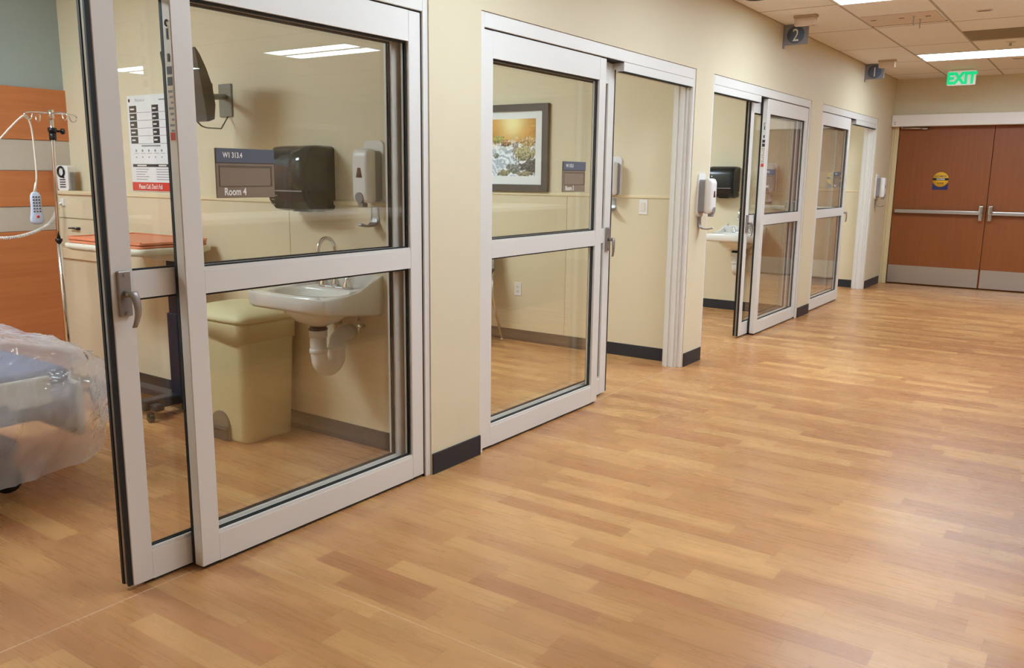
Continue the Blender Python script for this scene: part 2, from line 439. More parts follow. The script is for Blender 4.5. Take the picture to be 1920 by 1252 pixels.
for (a, b), pl in zip(pill, PL):
    m = MB(); m.box(a + 0.004, b - 0.002, -0.009, 0.0, 0, 0.105, 0.003)
    if pl != PL[3]: m.box(b - 0.010, b - 0.002, -0.009, 0.0, 0, 0.105)
    structure(m.build('baseboard_left', M_BASE), 'black rubber baseboard at the foot of the ' + pl, 'baseboard')

# back wall cladding of room four
t = thing('trim_9', 'orange cherry cladding with two pale bands on the back wall of room four', 'wall trim', (0, YB, 0), kind='structure')
zs = [(0.0, 1.025, 1), (1.025, 1.186, 0), (1.186, 1.420, 1), (1.420, 1.618, 0), (1.618, 1.953, 1)]
for z0, z1, wd in zs:
    m = MB(); m.box(0.2, 3.12, -0.018 if wd else -0.014, 0, z0 + 0.0015, z1 - 0.0015)
    m.build('wood_panel' if wd else 'pale_band', M_PANEL if wd else M_BAND, t)

# ------------------------------------------------------------------ sliding glass doors
def hbead(m, x0, x1, z0, z1, y0, y1, b=0.007):
    m.frame(x0, x1, z0, z1, y0, y1, b, b, b, b)
def panel(root, nm, x0, x1, yf, th, label=None, lead=None, mir=False):
    """one glazed leaf between x0 and x1, face at yf; rails and beads"""
    st = 0.078; zb, zt = 0.014, 2.112
    def fin(mm): return mm.mirror_x(W) if mir else mm
    m = MB(); y0, y1 = yf, yf + th
    m.box(x0, x0 + st, y0, y1, zb, zt, 0.003, 1); m.box(x1 - st, x1, y0, y1, zb, zt, 0.003, 1)
    m.box(x0 + st - 0.001, x1 - st + 0.001, y0 + 0.001, y1 - 0.001, zb, 0.118)
    m.box(x0 + st - 0.001, x1 - st + 0.001, y0 + 0.001, y1 - 0.001, 1.008, 1.088)
    m.box(x0 + st - 0.001, x1 - st + 0.001, y0 + 0.001, y1 - 0.001, 1.985, zt)
    # glazing stops, stepping in towards the glass
    yc = (y0 + y1) / 2
    for (za, zc) in ((0.118, 1.008), (1.088, 1.985)):
        m.box(x0 + st, x1 - st, y0 + 0.004, yc - 0.008, za, za + 0.012)
        m.box(x0 + st, x1 - st, yc + 0.008, y1 - 0.004, za, za + 0.012)
        m.box(x0 + st, x0 + st + 0.006, yc + 0.008, y1 - 0.004, za, zc)
        m.box(x1 - st - 0.006, x1 - st, yc + 0.008, y1 - 0.004, za, zc)
    p = fin(m).build(nm, M_ALU, root)
    if label: p['label'] = label
    for (za, zc) in ((0.118, 1.008), (1.088, 1.985)):
        m = MB(); m.box(x0 + st - 0.002, x1 - st + 0.002, yc - 0.003, yc + 0.003, za, zc)
        fin(m).build('glass_pane', M_GLASS, p)
        m = MB()
        m.frame(x0 + st, x1 - st, za + 0.012, zc, yc - 0.008, yc - 0.003, 0.006, 0.006, 0.005, 0.008)
        m.frame(x0 + st, x1 - st, za + 0.012, zc, yc + 0.003, yc + 0.008, 0.006, 0.006, 0.005, 0.008)
        fin(m).build('glazing_gasket', M_BLACK, p)
    return p

def sliding_door(n, X0, mir, label, sign=None):
    d = thing('door_%d' % n, label, 'sliding glass door', (X0, 0, 0), kind='structure')
    def fin(mm): return mm.mirror_x(W) if mir else mm
    # frame: jambs, head, fascia over the opening half
    m = MB()
    for a, b in ((0, 0.034), (W - 0.034, W)):
        m.box(a, b, 0.006, T + 0.003, 0, HF - 0.001, 0.002, 1)
    m.box(W - 0.048, W - 0.034, 0.035, T - 0.01, 0, HF - 0.08)     # stop on the strike jamb
    m.box(W - 0.056, W - 0.048, 0.055, 0.075, 0, HF - 0.08)
    m.box(W - 0.056, W - 0.048, 0.105, 0.120, 0, HF - 0.08)
    m.box(0.034, W - 0.034, 0.006, T + 0.003, 2.118, HF - 0.001, 0.002, 1)
    m.box(1.47, W - 0.034, 0.007, 0.055, 2.062, 2.1165)
    m.box(1.47, W - 0.034, 0.055, T, 2.075, 2.118)
    fin(m).build('door_frame', M_ALU, d)
    m = MB(); m.box(0.034, W - 0.034, 0.075, T, 2.1125, 2.1185); m.box(1.264, 1.47, 0.008, T, 2.1125, 2.1185)  # solid dark strips in place of the shade in track and jamb gaps
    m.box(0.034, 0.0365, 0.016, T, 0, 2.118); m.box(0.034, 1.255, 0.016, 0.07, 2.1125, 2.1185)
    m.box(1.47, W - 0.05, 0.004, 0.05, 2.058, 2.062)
    q = fin(m).build('track_shade', M_DARK, d); q['label'] = 'dark strips standing in for shade in the track and jamb gaps'
    panel(d, 'fixed_panel', 0.040, 1.262, 0.014, 0.045, mir=mir)
    fp = [c for c in d.children if c.name.startswith('fixed_panel')][0]
    m = MB(); m.box(1.205, 1.262, 0.0592, 0.073, 0.02, 2.10)
    g = fin(m).build('brush_seal', M_BLACK, fp)
    m = MB(); m.box(0.05, 1.25, 0.025, 0.045, 0.003, 0.0145); fin(m).build('floor_sweep', M_BLACK, fp)
    sp = panel(d, 'sliding_panel', 0.075, 1.490, 0.080, 0.045, mir=mir)
    m = MB()
    m.box(1.490, 1.506, 0.082, 0.092, 0.02, 2.10); m.box(1.490, 1.506, 0.112, 0.125, 0.02, 2.10)
    fin(m).build('edge_seal', M_BLACK, sp)
    m = MB(); m.box(1.490, 1.504, 0.093, 0.111, 0.02, 2.10, 0.003, 1); fin(m).build('edge_strip', M_HANDLE, sp)
    m = MB(); m.box(0.085, 1.44, 0.092, 0.112, 0.003, 0.0145); fin(m).build('floor_sweep', M_BLACK, sp)
    # pull handle near the leading edge
    m = MB()
    m.box(1.428, 1.472, 0.066, 0.081, 0.955, 1.105, 0.004, 2)
    m.cyl((1.450, 0.066, 1.030), (1.450, 0.030, 1.030), 0.011, 14)
    ring = []
    for i in range(9):
        u = i / 8; zc = 1.040 - 0.118 * u; yy = 0.030 - 0.020 * math.sin(u * 1.5) + 0.022 * u * u
        hw = 0.017 * (1 - 0.45 * u); ht = 0.007 * (1 - 0.3 * u)
        cx = 1.447 - 0.010 * math.sin(u * PI)
        ring.append([(cx - hw, yy, zc), (cx - hw * .6, yy - ht, zc), (cx + hw * .6, yy - ht, zc), (cx + hw, yy, zc), (cx + hw * .6, yy + ht, zc), (cx - hw * .6, yy + ht, zc)])
    m.loft(ring)
    m.cyl((1.450, 0.0655, 1.092), (1.450, 0.062, 1.092), 0.005, 10); m.cyl((1.450, 0.0655, 0.968), (1.450, 0.062, 0.968), 0.005, 10)
    h = fin(m).build('pull_handle', M_HANDLE, sp); h['label'] = 'grey paddle pull handle'
    return d, fp, sp

d4, fp4, sp4 = sliding_door(1, XS[0], True, 'sliding glass door of room four with the paddle handle beside the covered bed')
d3, fp3, sp3 = sliding_door(2, XS[1], False, 'sliding glass door of room three in front of the framed picture')
d2, fp2, sp2 = sliding_door(3, XS[2], True, 'sliding glass door of room two with leaves pushed away from the sanitizer')
d1, fp1, sp1 = sliding_door(4, XS[3], False, 'sliding glass door of room one beside the double doors')

# printed strips on the edge of the fixed leaf (rooms four and two)
for fp in (fp4, fp2):
    xe = W - 1.262
    m = MB()
    for z0, z1 in ((1.735, 1.76), (1.70, 1.727)): m.box(xe - 0.0012, xe, 0.022, 0.047, z0, z1)
    q = m.build('warning_label', M_INK, fp)
    m = MB(); m.box(xe - 0.0010, xe, 0.018, 0.051, 1.52, 1.695)
    m.build('instruction_label', M_WARMWHITE, fp)
    m = MB()
    for k in range(9):
        z = 1.685 - k * 0.018
        m.box(xe - 0.0014, xe - 0.001, 0.022, 0.047 - 0.006 * (k % 3), z - 0.007, z)
    m.build('label_print', M_GREYINK, fp)
    m = MB(); m.box(xe - 0.0016, xe - 0.001, 0.022, 0.047, 1.525, 1.55); m.build('label_print', M_RED, fp)
    m = MB(); m.tube([(xe - 0.002, 0.034 + 0.007 * math.sin(a), 1.895 + 0.01 * math.cos(a)) for a in [k * 0.5 for k in range(-2, 8)]], 0.002, 6)
    m.box(xe - 0.002, xe, 0.030, 0.038, 1.845, 1.878); m.box(xe - 0.002, xe, 0.029, 0.040, 1.775, 1.80)
    m.build('arrow_print', M_INK, fp)

# ------------------------------------------------------------------ room signs on the glass
def room_sign(x, num, code, label, z=1.334):
    s = thing('room_sign', label, 'sign', (x, 0.028, z), group='room number signs on the glass doors')
    WW, HH = 0.252, 0.172
    m = MB(); m.box(0, WW, -0.006, 0, 0, HH, 0.001, 1); m.build('sign_plate', M_SIGNTAUPE, s)
    m = MB(); m.box(0, WW, -0.009, -0.006, 0.122, HH, 0.001, 1); m.build('header_panel', M_SIGNBLUE, s)
    m = MB(); m.frame(0.012, WW - 0.010, 0.040, 0.113, -0.0075, -0.006, 0.003, 0.006, 0.002, 0.006); m.build('insert_holder', M_SIGNTRIM, s)
    m = MB(); m.text(code, 0.028, 0.140, 0.026, -0.0096, 0.78, bold=0.0006); m.build('code_lettering', M_TEXT, s)
    m = MB(); m.text('Room ' + num, 0.030, 0.010, 0.036, -0.0066, 0.80, bold=0.0008)
    m.build('room_lettering', M_TEXT, s)
    return s
room_sign(1.862, '4', 'W1 313.4', 'taupe and blue Room 4 sign on the glass in front of the towel dispenser')
room_sign(4.160, '3', 'W1 313.3', 'taupe and blue Room 3 sign on the glass beside the framed picture')
room_sign(7.625, '2', 'W1 313.2', 'taupe and blue Room 2 sign on the glass beside the white sink')
room_sign(9.966, '1', 'W1 313.1', 'taupe and blue Room 1 sign on the glass next to the end doors')

# ------------------------------------------------------------------ wall dispensers (soap / sanitizer): local x right, -y out of the wall
def dispenser(label, loc, rz, drip=True):
    s = thing('soap_dispenser', label, 'dispenser', loc, rz, 'white wall dispensers with drip trays')
    m = MB(); m.prism(rrect(-0.066, 0.066, -0.02, 0.305, 0.03), 'Y', -0.012, 0.0)
    m.build('back_plate', M_WHITE, s)
    m = MB()
    for (x, y0, y1) in ((0.055, -0.060, -0.012),): m.prism(rrect(-x, x, 0.01, 0.255, 0.02), 'Y', y0, y1)
    q = m.build('tank', M_GREYP, s); q['label'] = 'grey plastic reservoir side'
    m = MB(); rings = []
    for (y, hw, z0, z1) in ((-0.060, 0.057, 0.005, 0.262), (-0.085, 0.057, 0.003, 0.264), (-0.100, 0.054, 0.006, 0.258), (-0.110, 0.046, 0.016, 0.244), (-0.114, 0.034, 0.03, 0.225)):
        rings.append([(a, y, b) for a, b in rrect(-hw, hw, z0, z1, 0.02, 4)])
    m.loft(rings); q = m.build('cover', M_WHITE, s)
    m = MB(); m.prism([(-0.020, 0.125), (0.020, 0.125), (0.009, 0.172), (-0.009, 0.172)], 'Y', -0.1155, -0.112)
    m.build('sight_window', mat('dark_red_window', rgb(84, 40, 36), 0.3, noise=0.1), q)
    m = MB(); m.cyl((0, -0.102, 0.03), (0, -0.118, 0.028), 0.026, 20); m.box(-0.018, 0.018, -0.110, -0.075, -0.018, 0.012, 0.004)
    m.build('nozzle', M_GREYP, q)
    m = MB(); rings = []
    for (y, z, hw) in ((-0.008, 0.01, 0.026), (-0.009, -0.06, 0.027), (-0.014, -0.095, 0.028), (-0.035, -0.112, 0.029), (-0.075, -0.113, 0.030), (-0.105, -0.106, 0.026), (-0.118, -0.100, 0.016)):
        rings.append([(-hw, y, z), (-hw * .5, y - 0.002, z - 0.004), (hw * .5, y - 0.002, z - 0.004), (hw, y, z), (hw, y + 0.003, z + 0.004), (-hw, y + 0.003, z + 0.004)])
    m.loft(rings)
    q = m.build('drip_tray', M_HANDLE, s); q['label'] = 'curved grey drip tray'
    return s
dsp = dispenser('white sanitizer dispenser on the cream pillar between rooms three and two', (6.105, 0, 1.155), 0)
dup(dsp, (12.02, 0, 1.19), 0, 'small white sanitizer dispenser on the wall beside the double doors')
dup(dsp, (PX[0], 0.475, 1.28), -PI / 2, 'white soap dispenser above the room four sink')
dup(dsp, (PX[1], 0.690, 1.275), -PI / 2, 'white dispenser beside the light switch inside room three')
dup(dsp, (PX[2], 0.40, 1.28), -PI / 2, 'white soap dispenser above the room two sink')

# ------------------------------------------------------------------ paper towel dispensers
def towel(label, loc, smoke):
    s = thing('towel_dispenser', label, 'dispenser', loc, -PI / 2, 'black paper towel dispensers above the sinks')
    # local: x right (-Y world), -y out of the wall
    m = MB(); hw = 0.150
    prof = [(0, 0.0), (-0.10, 0.0), (-0.155, 0.012), (-0.19, 0.05), (-0.205, 0.11), (-0.205, 0.235), (-0.19, 0.29), (-0.155, 0.322), (-0.10, 0.330), (0, 0.330)]
    rings = []
    for x, k in ((-hw, 0.90), (-hw + 0.006, 0.955), (-hw + 0.02, 0.99), (-hw + 0.04, 1.0), (hw - 0.04, 1.0), (hw - 0.02, 0.99), (hw - 0.006, 0.955), (hw, 0.90)):
        rings.append([(x, y * k, 0.165 + (z - 0.165) * k) for y, z in prof])
    m.loft(rings)
    body = m.build('body', M_SMOKE if smoke else M_BLACKP, s)
    m = MB(); rings = []
    for x, k in ((-hw - 0.001, 0.885), (-hw + 0.02, 1.003), (hw - 0.02, 1.003), (hw + 0.001, 0.885)):
        rings.append([(x, y * k, 0.165 + (z - 0.165) * k) for y, z in [(-0.06, -0.002), (-0.10, -0.002), (-0.156, 0.010), (-0.192, 0.05), (-0.207, 0.098), (-0.06, 0.098)]])
    m.loft(rings, smooth=False); m.build('lower_cover', M_BLACKP, s)
    m = MB(); m.box(-hw + 0.02, hw - 0.02, -0.2085, -0.2075, 0.099, 0.105)
    m.box(-0.105, -0.055, -0.2085, -0.2065, 0.075, 0.080); m.box(-0.10, -0.08, -0.2085, -0.2035, 0.055, 0.060); m.box(-0.10, -0.075, -0.2085, -0.203, 0.030, 0.034)
    m.build('feed_markings', M_GREYP, s)
    m = MB(); m.lathe([(0.001, 0), (0.008, 0), (0.008, 0.002), (0.001, 0.002)], (-0.085, -0.2075, 0.225), 16, 'Y'); m.build('emblem', M_WHITE, s)
    if smoke:
        m = MB(); ring = []
        for x, k in ((0.0, 0.6), (0.012, 0.86), (0.04, 1.0), (hw - 0.02, 1.0), (hw + 0.0005, 0.90)):
            ring.append([(x, -0.004 + y * k * 1.006, 0.205 + (z - 0.205) * k) for y, z in [(-0.06, 0.11), (-0.206, 0.11), (-0.206, 0.235), (-0.191, 0.29), (-0.156, 0.322), (-0.10, 0.3305), (-0.06, 0.3305)]])
        m.loft(ring); m.build('roll_window', mat('smoky_window', rgb(52, 58, 58), 0.10, noise=0.5, nscale=14), s)
    m = MB(); m.prism([(-0.03, -0.004), (0.075, -0.004), (0.075, 0.0), (-0.03, 0.0)], 'Y', -0.13, -0.05); m.build('paper_slot', M_DARK, s)
    return s
towel('smoky black paper towel dispenser behind the Room 4 sign', (PX[0], 0.912, 1.232), True)
towel('black paper towel dispenser above the room two sink', (PX[2], 0.880, 1.215), False)

# ------------------------------------------------------------------ wash basins
def basin(label, loc):
    """local frame: x right, -y towards the user, z=0 at the front rim"""
    s = thing('wash_basin', label, 'sink', loc, -PI / 2, 'white wall hung basins')
    D = 0.455
    def outline(k=1.0, front=D, hwf=0.282, hwb=0.235, top=True):
        pts = []
        base = [(-hwb, 0.0), (-hwb, -0.09), (-hwf, -0.30), (-hwf * 0.99, -front + 0.035), (-hwf * 0.93, -front + 0.008), (0, -front - 0.008), (hwf * 0.93, -front + 0.008), (hwf * 0.99, -front + 0.035), (hwf, -0.30), (hwb, -0.09), (hwb, 0.0)]
        # resample
        for a, b in zip(base, base[1:]):
            for t in (0, 0.5):
                pts.append((a[0] + (b[0] - a[0]) * t, a[1] + (b[1] - a[1]) * t))
        pts.append(base[-1])
        return [(x * k, y) for x, y in pts]
    def rim(y): return 0.0 if y < -0.24 else 0.075 * ((y + 0.24) / 0.24) ** 1.3
    def under(y): return -0.074 - 0.058 * (1 - abs(y) / D)
    o = outline(); n = len(o)
    m = MB(); rings = []
    c = (0.0, -0.24)
    rings.append([(x * 0.93, y * 0.96 - 0.004, under(y) - 0.004) for x, y in o])
    rings.append([(x * 0.985, y * 0.99, under(y) + 0.012) for x, y in o])
    rings.append([(x, y, rim(y) - 0.010) for x, y in o])
    rings.append([(x * 0.992, y * 0.995, rim(y) - 0.002) for x, y in o])
    rings.append([(x * 0.975, y * 0.985 - 0.002, rim(y)) for x, y in o])
    # basin bowl: shrink toward bowl outline
    def bowl(kx, y0, y1, z, ex=2.4):
        R = []
        for x, y in o:
            a = math.atan2((y - c[1]) / 0.22, x / 0.28)
            cx, cy = math.cos(a), math.sin(a)
            rr = (abs(cx) ** ex + abs(cy) ** ex) ** (-1 / ex)
            yy = (y0 + y1) / 2 + cy * rr * (y1 - y0) / 2
            R.append((cx * rr * kx, yy, z))
        return R
    rings.append([(x * 0.90, min(y * 0.985 - 0.004, -0.03), max(0.0, rim(y) * 0.9)) for x, y in o])
    rings.append([(x * 0.86, min(y * 0.975 - 0.006, -0.05), 0.002) for x, y in o])
    rings.append(bowl(0.235, -0.415, -0.145, 0.001))
    rings.append(bowl(0.222, -0.405, -0.145, -0.012))
    rings.append(bowl(0.190, -0.375, -0.155, -0.085))
    rings.append(bowl(0.120, -0.32, -0.18, -0.128))
    rings.append(bowl(0.025, -0.265, -0.225, -0.135))
    m.loft(rings, cap=True)
    m.build('basin', M_PORC, s)
    m = MB(); rings = []
    for z, k in ((-0.080, 1.0), (-0.11, 0.93), (-0.145, 0.70), (-0.165, 0.40), (-0.175, 0.30)):
        rings.append([(0.195 * k * math.cos(a), -0.235 + 0.155 * k * math.sin(a), z) for a in [2 * PI * i / 28 for i in range(28)]])
    m.loft(rings); m.build('bowl_underside', M_PORC, s)
    m = MB(); m.lathe([(0.001, -0.199), (0.048, -0.199), (0.050, -0.192), (0.044, -0.186), (0.03, -0.172), (0.001, -0.172)], (0, -0.235, 0), 24)
    m.build('drain_flange', M_BLACKP, s)
    # trap: tail, u-bend, arm to the wall
    m = MB(); pts = [(0, -0.235, -0.19), (0, -0.235, -0.235)]
    m.tube(pts, 0.046, 16); m.build('tail_piece', M_PIPE, s)
    m = MB(); pts = [(0, -0.235, -0.232), (0, -0.232, -0.252)]
    ub = [(0, -0.235, -0.21), (0.0, -0.235, -0.24)] + [(0.0, -0.165 + 0.065 * math.cos(a) * -1 - 0.005, -0.36 - 0.062 * math.sin(a)) for a in [PI * i / 10 for i in range(11)]]
    ub = [(0.0, -0.235, -0.21), (0.0, -0.235, -0.30)] + [(0.004, -0.1725 - 0.0625 * math.cos(PI * i / 10), -0.345 - 0.062 * math.sin(PI * i / 10)) for i in range(11)] + [(0.0, -0.110, -0.30), (0.0, -0.104, -0.265), (0.0, -0.080, -0.245), (0.0, -0.03, -0.242), (0.0, 0.0, -0.242)]
    m.tube(ub, 0.041, 16)
    m.lathe([(0.041, -0.318), (0.046, -0.316), (0.046, -0.296), (0.041, -0.294)], (0, -0.235, 0), 18)
    m.lathe([(0.041, -0.318), (0.046, -0.316), (0.046, -0.296), (0.041, -0.294)], (0, -0.110, 0), 18)
    m.build('trap_pipe', M_PIPE, s)
    for sx in (-0.075, 0.095):
        m = MB()
        m.cyl((sx, 0.0, -0.20), (sx, -0.05, -0.20), 0.010, 12); m.cyl((sx, -0.045, -0.235), (sx, -0.045, -0.165), 0.009, 12)
        m.tube([(sx, -0.045, -0.165), (sx * 0.9, -0.05, -0.12), (sx * 0.8, -0.055, -0.075)], 0.005, 8)
        m.build('supply_valve', M_CHROME, s)
    # faucet
    dz = -0.004
    m = MB(); m.box(-0.10, 0.10, -0.125, -0.090, dz, dz + 0.016, 0.006, 2)
    m.lathe([(0.024, dz + 0.012), (0.022, dz + 0.03), (0.014, dz + 0.05), (0.013, dz + 0.07), (0.001, dz + 0.07)], (0, -0.105, 0), 18)
    gp = [(0, -0.105, dz + 0.05), (0, -0.105, 0.19)] + [(0, -0.162 + 0.057 * math.cos(PI * i / 12), 0.195 + 0.062 * math.sin(PI * i / 12)) for i in range(13)] + [(0, -0.221, 0.16)]
    m.tube(gp, 0.0095, 12); m.cyl((0, -0.221, 0.165), (0, -0.221, 0.135), 0.0125, 14)
    q = m.build('faucet', M_CHROME, s)
    for sx in (-1, 1):
        m = MB(); x = sx * 0.085
        m.lathe([(0.028, dz + 0.010), (0.026, dz + 0.02), (0.014, dz + 0.052), (0.014, dz + 0.066), (0.001, dz + 0.067)], (x, -0.108, 0), 18)
        bl = [(x, -0.108, dz + 0.060), (x + sx * 0.03, -0.118, dz + 0.064), (x + sx * 0.055, -0.125, dz + 0.072), (x + sx * 0.064, -0.128, dz + 0.098), (x + sx * 0.062, -0.128, dz + 0.112)]
        m.tube(bl, [0.010, 0.008, 0.009, 0.009, 0.007], 10)
        m.build('lever_handle', M_CHROME, q)
    return s
basin('white wall hung basin with gooseneck faucet in room four', (PX[0], 0.665, 0.848))
basin('white basin behind the parted leaves of the room two door', (PX[2], 0.640, 0.848))

# ------------------------------------------------------------------ room four: waste bin
s = thing('step_on_bin', 'beige step-on waste bin standing beside the room four basin', 'waste bin', (2.90, 1.285, 0), -PI / 2)
# local: x right (-Y world), -y towards the bed
m = MB(); rings = []
def rr3(hw, y0, y1, z, r=0.05, n=5): return [(a, b, z) for a, b in rrect(-hw, hw, y0, y1, r, n)]
for z, k in ((0.0, 0.86), (0.012, 0.875), (0.56, 0.975), (0.575, 0.985)):
    rings.append(rr3(0.238 * k, -0.19 * k, 0.185 * k, z))
m.loft(rings); m.build('bin_body', M_BEIGED, s)
m = MB(); rings = []
def lidring(k, zf):
    R = []
    for a, b in rrect(-0.245 * k, 0.245 * k, -0.198 * k, 0.19 * k, min(0.055, 0.17 * k), 6):
        R.append((a, b, zf(a)))
    return R
sk = lambda a: 0.515 + 0.055 * (0.5 + 0.5 * math.cos(a / 0.245 * PI * 1.0))
rings = [lidring(0.985, lambda a: 0.530 + 0.065 * (0.5 + 0.5 * math.cos((a / 0.245 + 0.55) * PI * 0.9))), lidring(1.0, lambda a: 0.640), lidring(1.0, lambda a: 0.655)]
m.loft(rings); m.build('bin_collar', M_BEIGED, s)
m = MB(); rings = [lidring(1.03, lambda a: 0.655), lidring(1.05, lambda a: 0.668), lidring(1.03, lambda a: 0.683), lidring(0.97, lambda a: 0.695), lidring(0.85, lambda a: 0.712), lidring(0.55, lambda a: 0.728), lidring(0.2, lambda a: 0.732)]
m.loft(rings); m.build('lid', M_BEIGE, s)
m = MB()
arch = [(-0.062, 0.0)] + [(0.012 + 0.074 * math.cos(PI - PI * i / 12), 0.085 + 0.075 * math.sin(PI * i / 12)) for i in range(13)] + [(0.086, 0.0)]
m.prism(arch, 'Y', -0.1815, -0.15); q = m.build('pedal_recess', mat('bin_recess_brown', rgb(112, 100, 84), 0.7, noise=0.05), s)
m = MB(); m.box(-0.055, 0.080, -0.196, -0.12, 0.060, 0.074, 0.004); m.box(-0.052, 0.078, -0.188, -0.182, 0.003, 0.062)
q = m.build('pedal', mat('dark_pedal', rgb(72, 66, 62), 0.5, noise=0.05), s); q['label'] = 'dark foot pedal in the arched recess'

# ------------------------------------------------------------------ room four: overbed table
s = thing('overbed_table', 'overbed table with coral top and navy column beside the step-on bin', 'overbed table', (2.84, 2.14, 0), 0)
# local x 2.60..3.06, y 1.76..2.54
m = MB(); rings = []
def slab(hx, hy, z, r=0.05): return [(a, b, z) for a, b in rrect(-hx, hx, -hy, hy, r, 6)]
rings = [slab(0.215, 0.375, 0.962), slab(0.238, 0.398, 0.975), slab(0.240, 0.40, 0.996), slab(0.232, 0.392, 1.004)]
m.loft(rings); m.build('table_bezel', M_TABLE, s)
m = MB(); m.loft([slab(0.215, 0.375, 1.004, 0.03), slab(0.218, 0.378, 1.008, 0.03), slab(0.218, 0.378, 1.017, 0.03), slab(0.215, 0.375, 1.019, 0.03)]); m.build('lower_leaf', M_CORAL, s)
m = MB(); m.loft([slab(0.214, 0.374, 1.0215, 0.03), slab(0.219, 0.379, 1.024, 0.03), slab(0.219, 0.379, 1.034, 0.03), slab(0.216, 0.376, 1.037, 0.03)])
m.frame(-0.216, 0.216, 1.037, 1.037, -0.376, 0.376, 0, 0, 0, 0) if False else None
q = m.build('upper_leaf', M_CORAL, s)
m = MB(); m.box(-0.214, 0.214, 0.362, 0.374, 1.0365, 1.043, 0.003); m.box(-0.214, -0.203, -0.374, 0.374, 1.0365, 1.041, 0.003); m.box(0.203, 0.214, -0.374, 0.374, 1.0365, 1.043, 0.003)
m.build('leaf_rim', M_CORAL, q)
m = MB(); m.box(0.03, 0.17, -0.30, 0.02, 0.915, 0.964, 0.008); m.box(-0.04, 0.20, -0.05, 0.22, 0.94, 0.964, 0.006); m.build('support_arm', M_TABLE, s)
m = MB(); m.box(0.075, 0.145, -0.235, -0.155, 0.065, 0.915, 0.006); m.build('inner_column', M_NAVY, s)
m = MB(); m.box(0.065, 0.155, -0.245, -0.145, 0.065, 0.60, 0.008); m.build('outer_column', M_NAVY, s)
m = MB(); m.box(0.085, 0.135, -0.255, -0.243, 0.90, 0.935, 0.004); m.build('height_lever', M_NAVY, s)
m = MB(); m.box(-0.17, 0.155, -0.240, -0.150, 0.055, 0.115, 0.01); m.box(0.06, 0.15, -0.235, 0.44, 0.055, 0.095, 0.01); m.box(-0.14, -0.08, -0.30, 0.44, 0.055, 0.095, 0.01); m.box(-0.14, 0.155, 0.38, 0.44, 0.055, 0.095, 0.01)
m.build('base', M_NAVY, s)
for (x, y) in ((-0.165, -0.285), (0.11, -0.215), (-0.11, 0.41), (0.11, 0.41)):
    m = MB(); m.lathe([(0.001, -0.014), (0.022, -0.014), (0.027, -0.009), (0.027, 0.009), (0.022, 0.014), (0.001, 0.014)], (x, y, 0.027), 18, 'X'); m.box(x - 0.018, x + 0.018, y - 0.012, y + 0.012, 0.035, 0.06, 0.004)
    m.build('caster', M_BLACKP, s)

# ------------------------------------------------------------------ room four: corner cabinet
s = thing('bedside_cabinet', 'cream corner cabinet behind the overbed table with a small lever handle', 'cabinet', (3.0, 2.85, 0), 0)
m = MB(); m.box(0, 0.106, 0, 0.478, 0.0, 0.835, 0.002, 1); m.build('cabinet_body', M_WAINSCOT, s)
m = MB(); m.box(-0.018, 0.106, -0.015, 0.478, 0.838, 0.905, 0.004); m.build('worktop', M_RAIL, s)
m = MB(); m.box(0, 0.106, 0, 0.478, 0.905, 1.266, 0.002, 1); m.build('upper_case', M_WAINSCOT, s)
m = MB(); m.box(-0.016, 0.104, -0.012, 0.478, 1.266, 1.290, 0.004); m.build('cabinet_top', M_RAIL, s)
m = MB(); m.box(-0.012, -0.0005, 0.012, 0.470, 1.112, 1.235, 0.003); m.build('drawer', M_WAINSCOT, s)
m = MB(); m.box(-0.012, -0.0005, 0.012, 0.470, 0.925, 1.106, 0.003); d = m.build('flap_door', M_WAINSCOT, s)
m = MB(); m.cyl((-0.012, 0.19, 1.045), (-0.032, 0.19, 1.045), 0.010, 12); m.tube([(-0.030, 0.19, 1.045), (-0.034, 0.24, 1.047), (-0.034, 0.29, 1.045)], [0.007, 0.006, 0.005], 8); m.build('lever', M_BLACKP, d)

# nurse call handset on the cabinet
s = thing('call_handset', 'white handset with black ring and buttons standing on the corner cabinet', 'nurse call handset', (3.03, 3.235, 1.291), -PI / 2 + 0.25)
m = MB(); m.prism(rrect(-0.048, 0.048, 0.0, 0.165, 0.018), 'Y', -0.03, 0.025); m.build('housing', M_WHITE, s)
m = MB(); m.box(0.049, 0.055, -0.02, 0.02, 0.0, 0.12, 0.004); m.box(0.052, 0.060, -0.012, 0.012, 0.07, 0.085, 0.003); m.build('side_clip', M_GREYP, s)
m = MB()
ring = [(-0.008 + 0.027 * math.cos(a), -0.034, 0.123 + 0.032 * math.sin(a)) for a in [2 * PI * i / 20 for i in range(21)]]
m.tube(ring, 0.007, 8); m.tube([(0.004, -0.034, 0.095), (0.014, -0.034, 0.083)], 0.005, 6); m.build('ring', M_BLACKP, s)
for k in range(4):
    m = MB(); m.box(-0.028, 0.022, -0.0325, -0.0295, 0.020 + 0.016 * k, 0.027 + 0.016 * k, 0.001, 1); m.build('button', M_INK, s)
s = thing('wall_clip', 'small white cord socket on the corner cabinet edge below the handset', 'cord socket', (2.985, 3.22, 1.215), 0)
m = MB(); m.box(-0.012, 0.014, -0.02, 0.02, -0.025, 0.025, 0.005); m.build('socket_housing', M_WHITE, s)
m = MB(); m.cyl((-0.012, 0, -0.005), (-0.030, -0.005, -0.012), 0.008, 12); m.build('plug', M_WHITE, s)

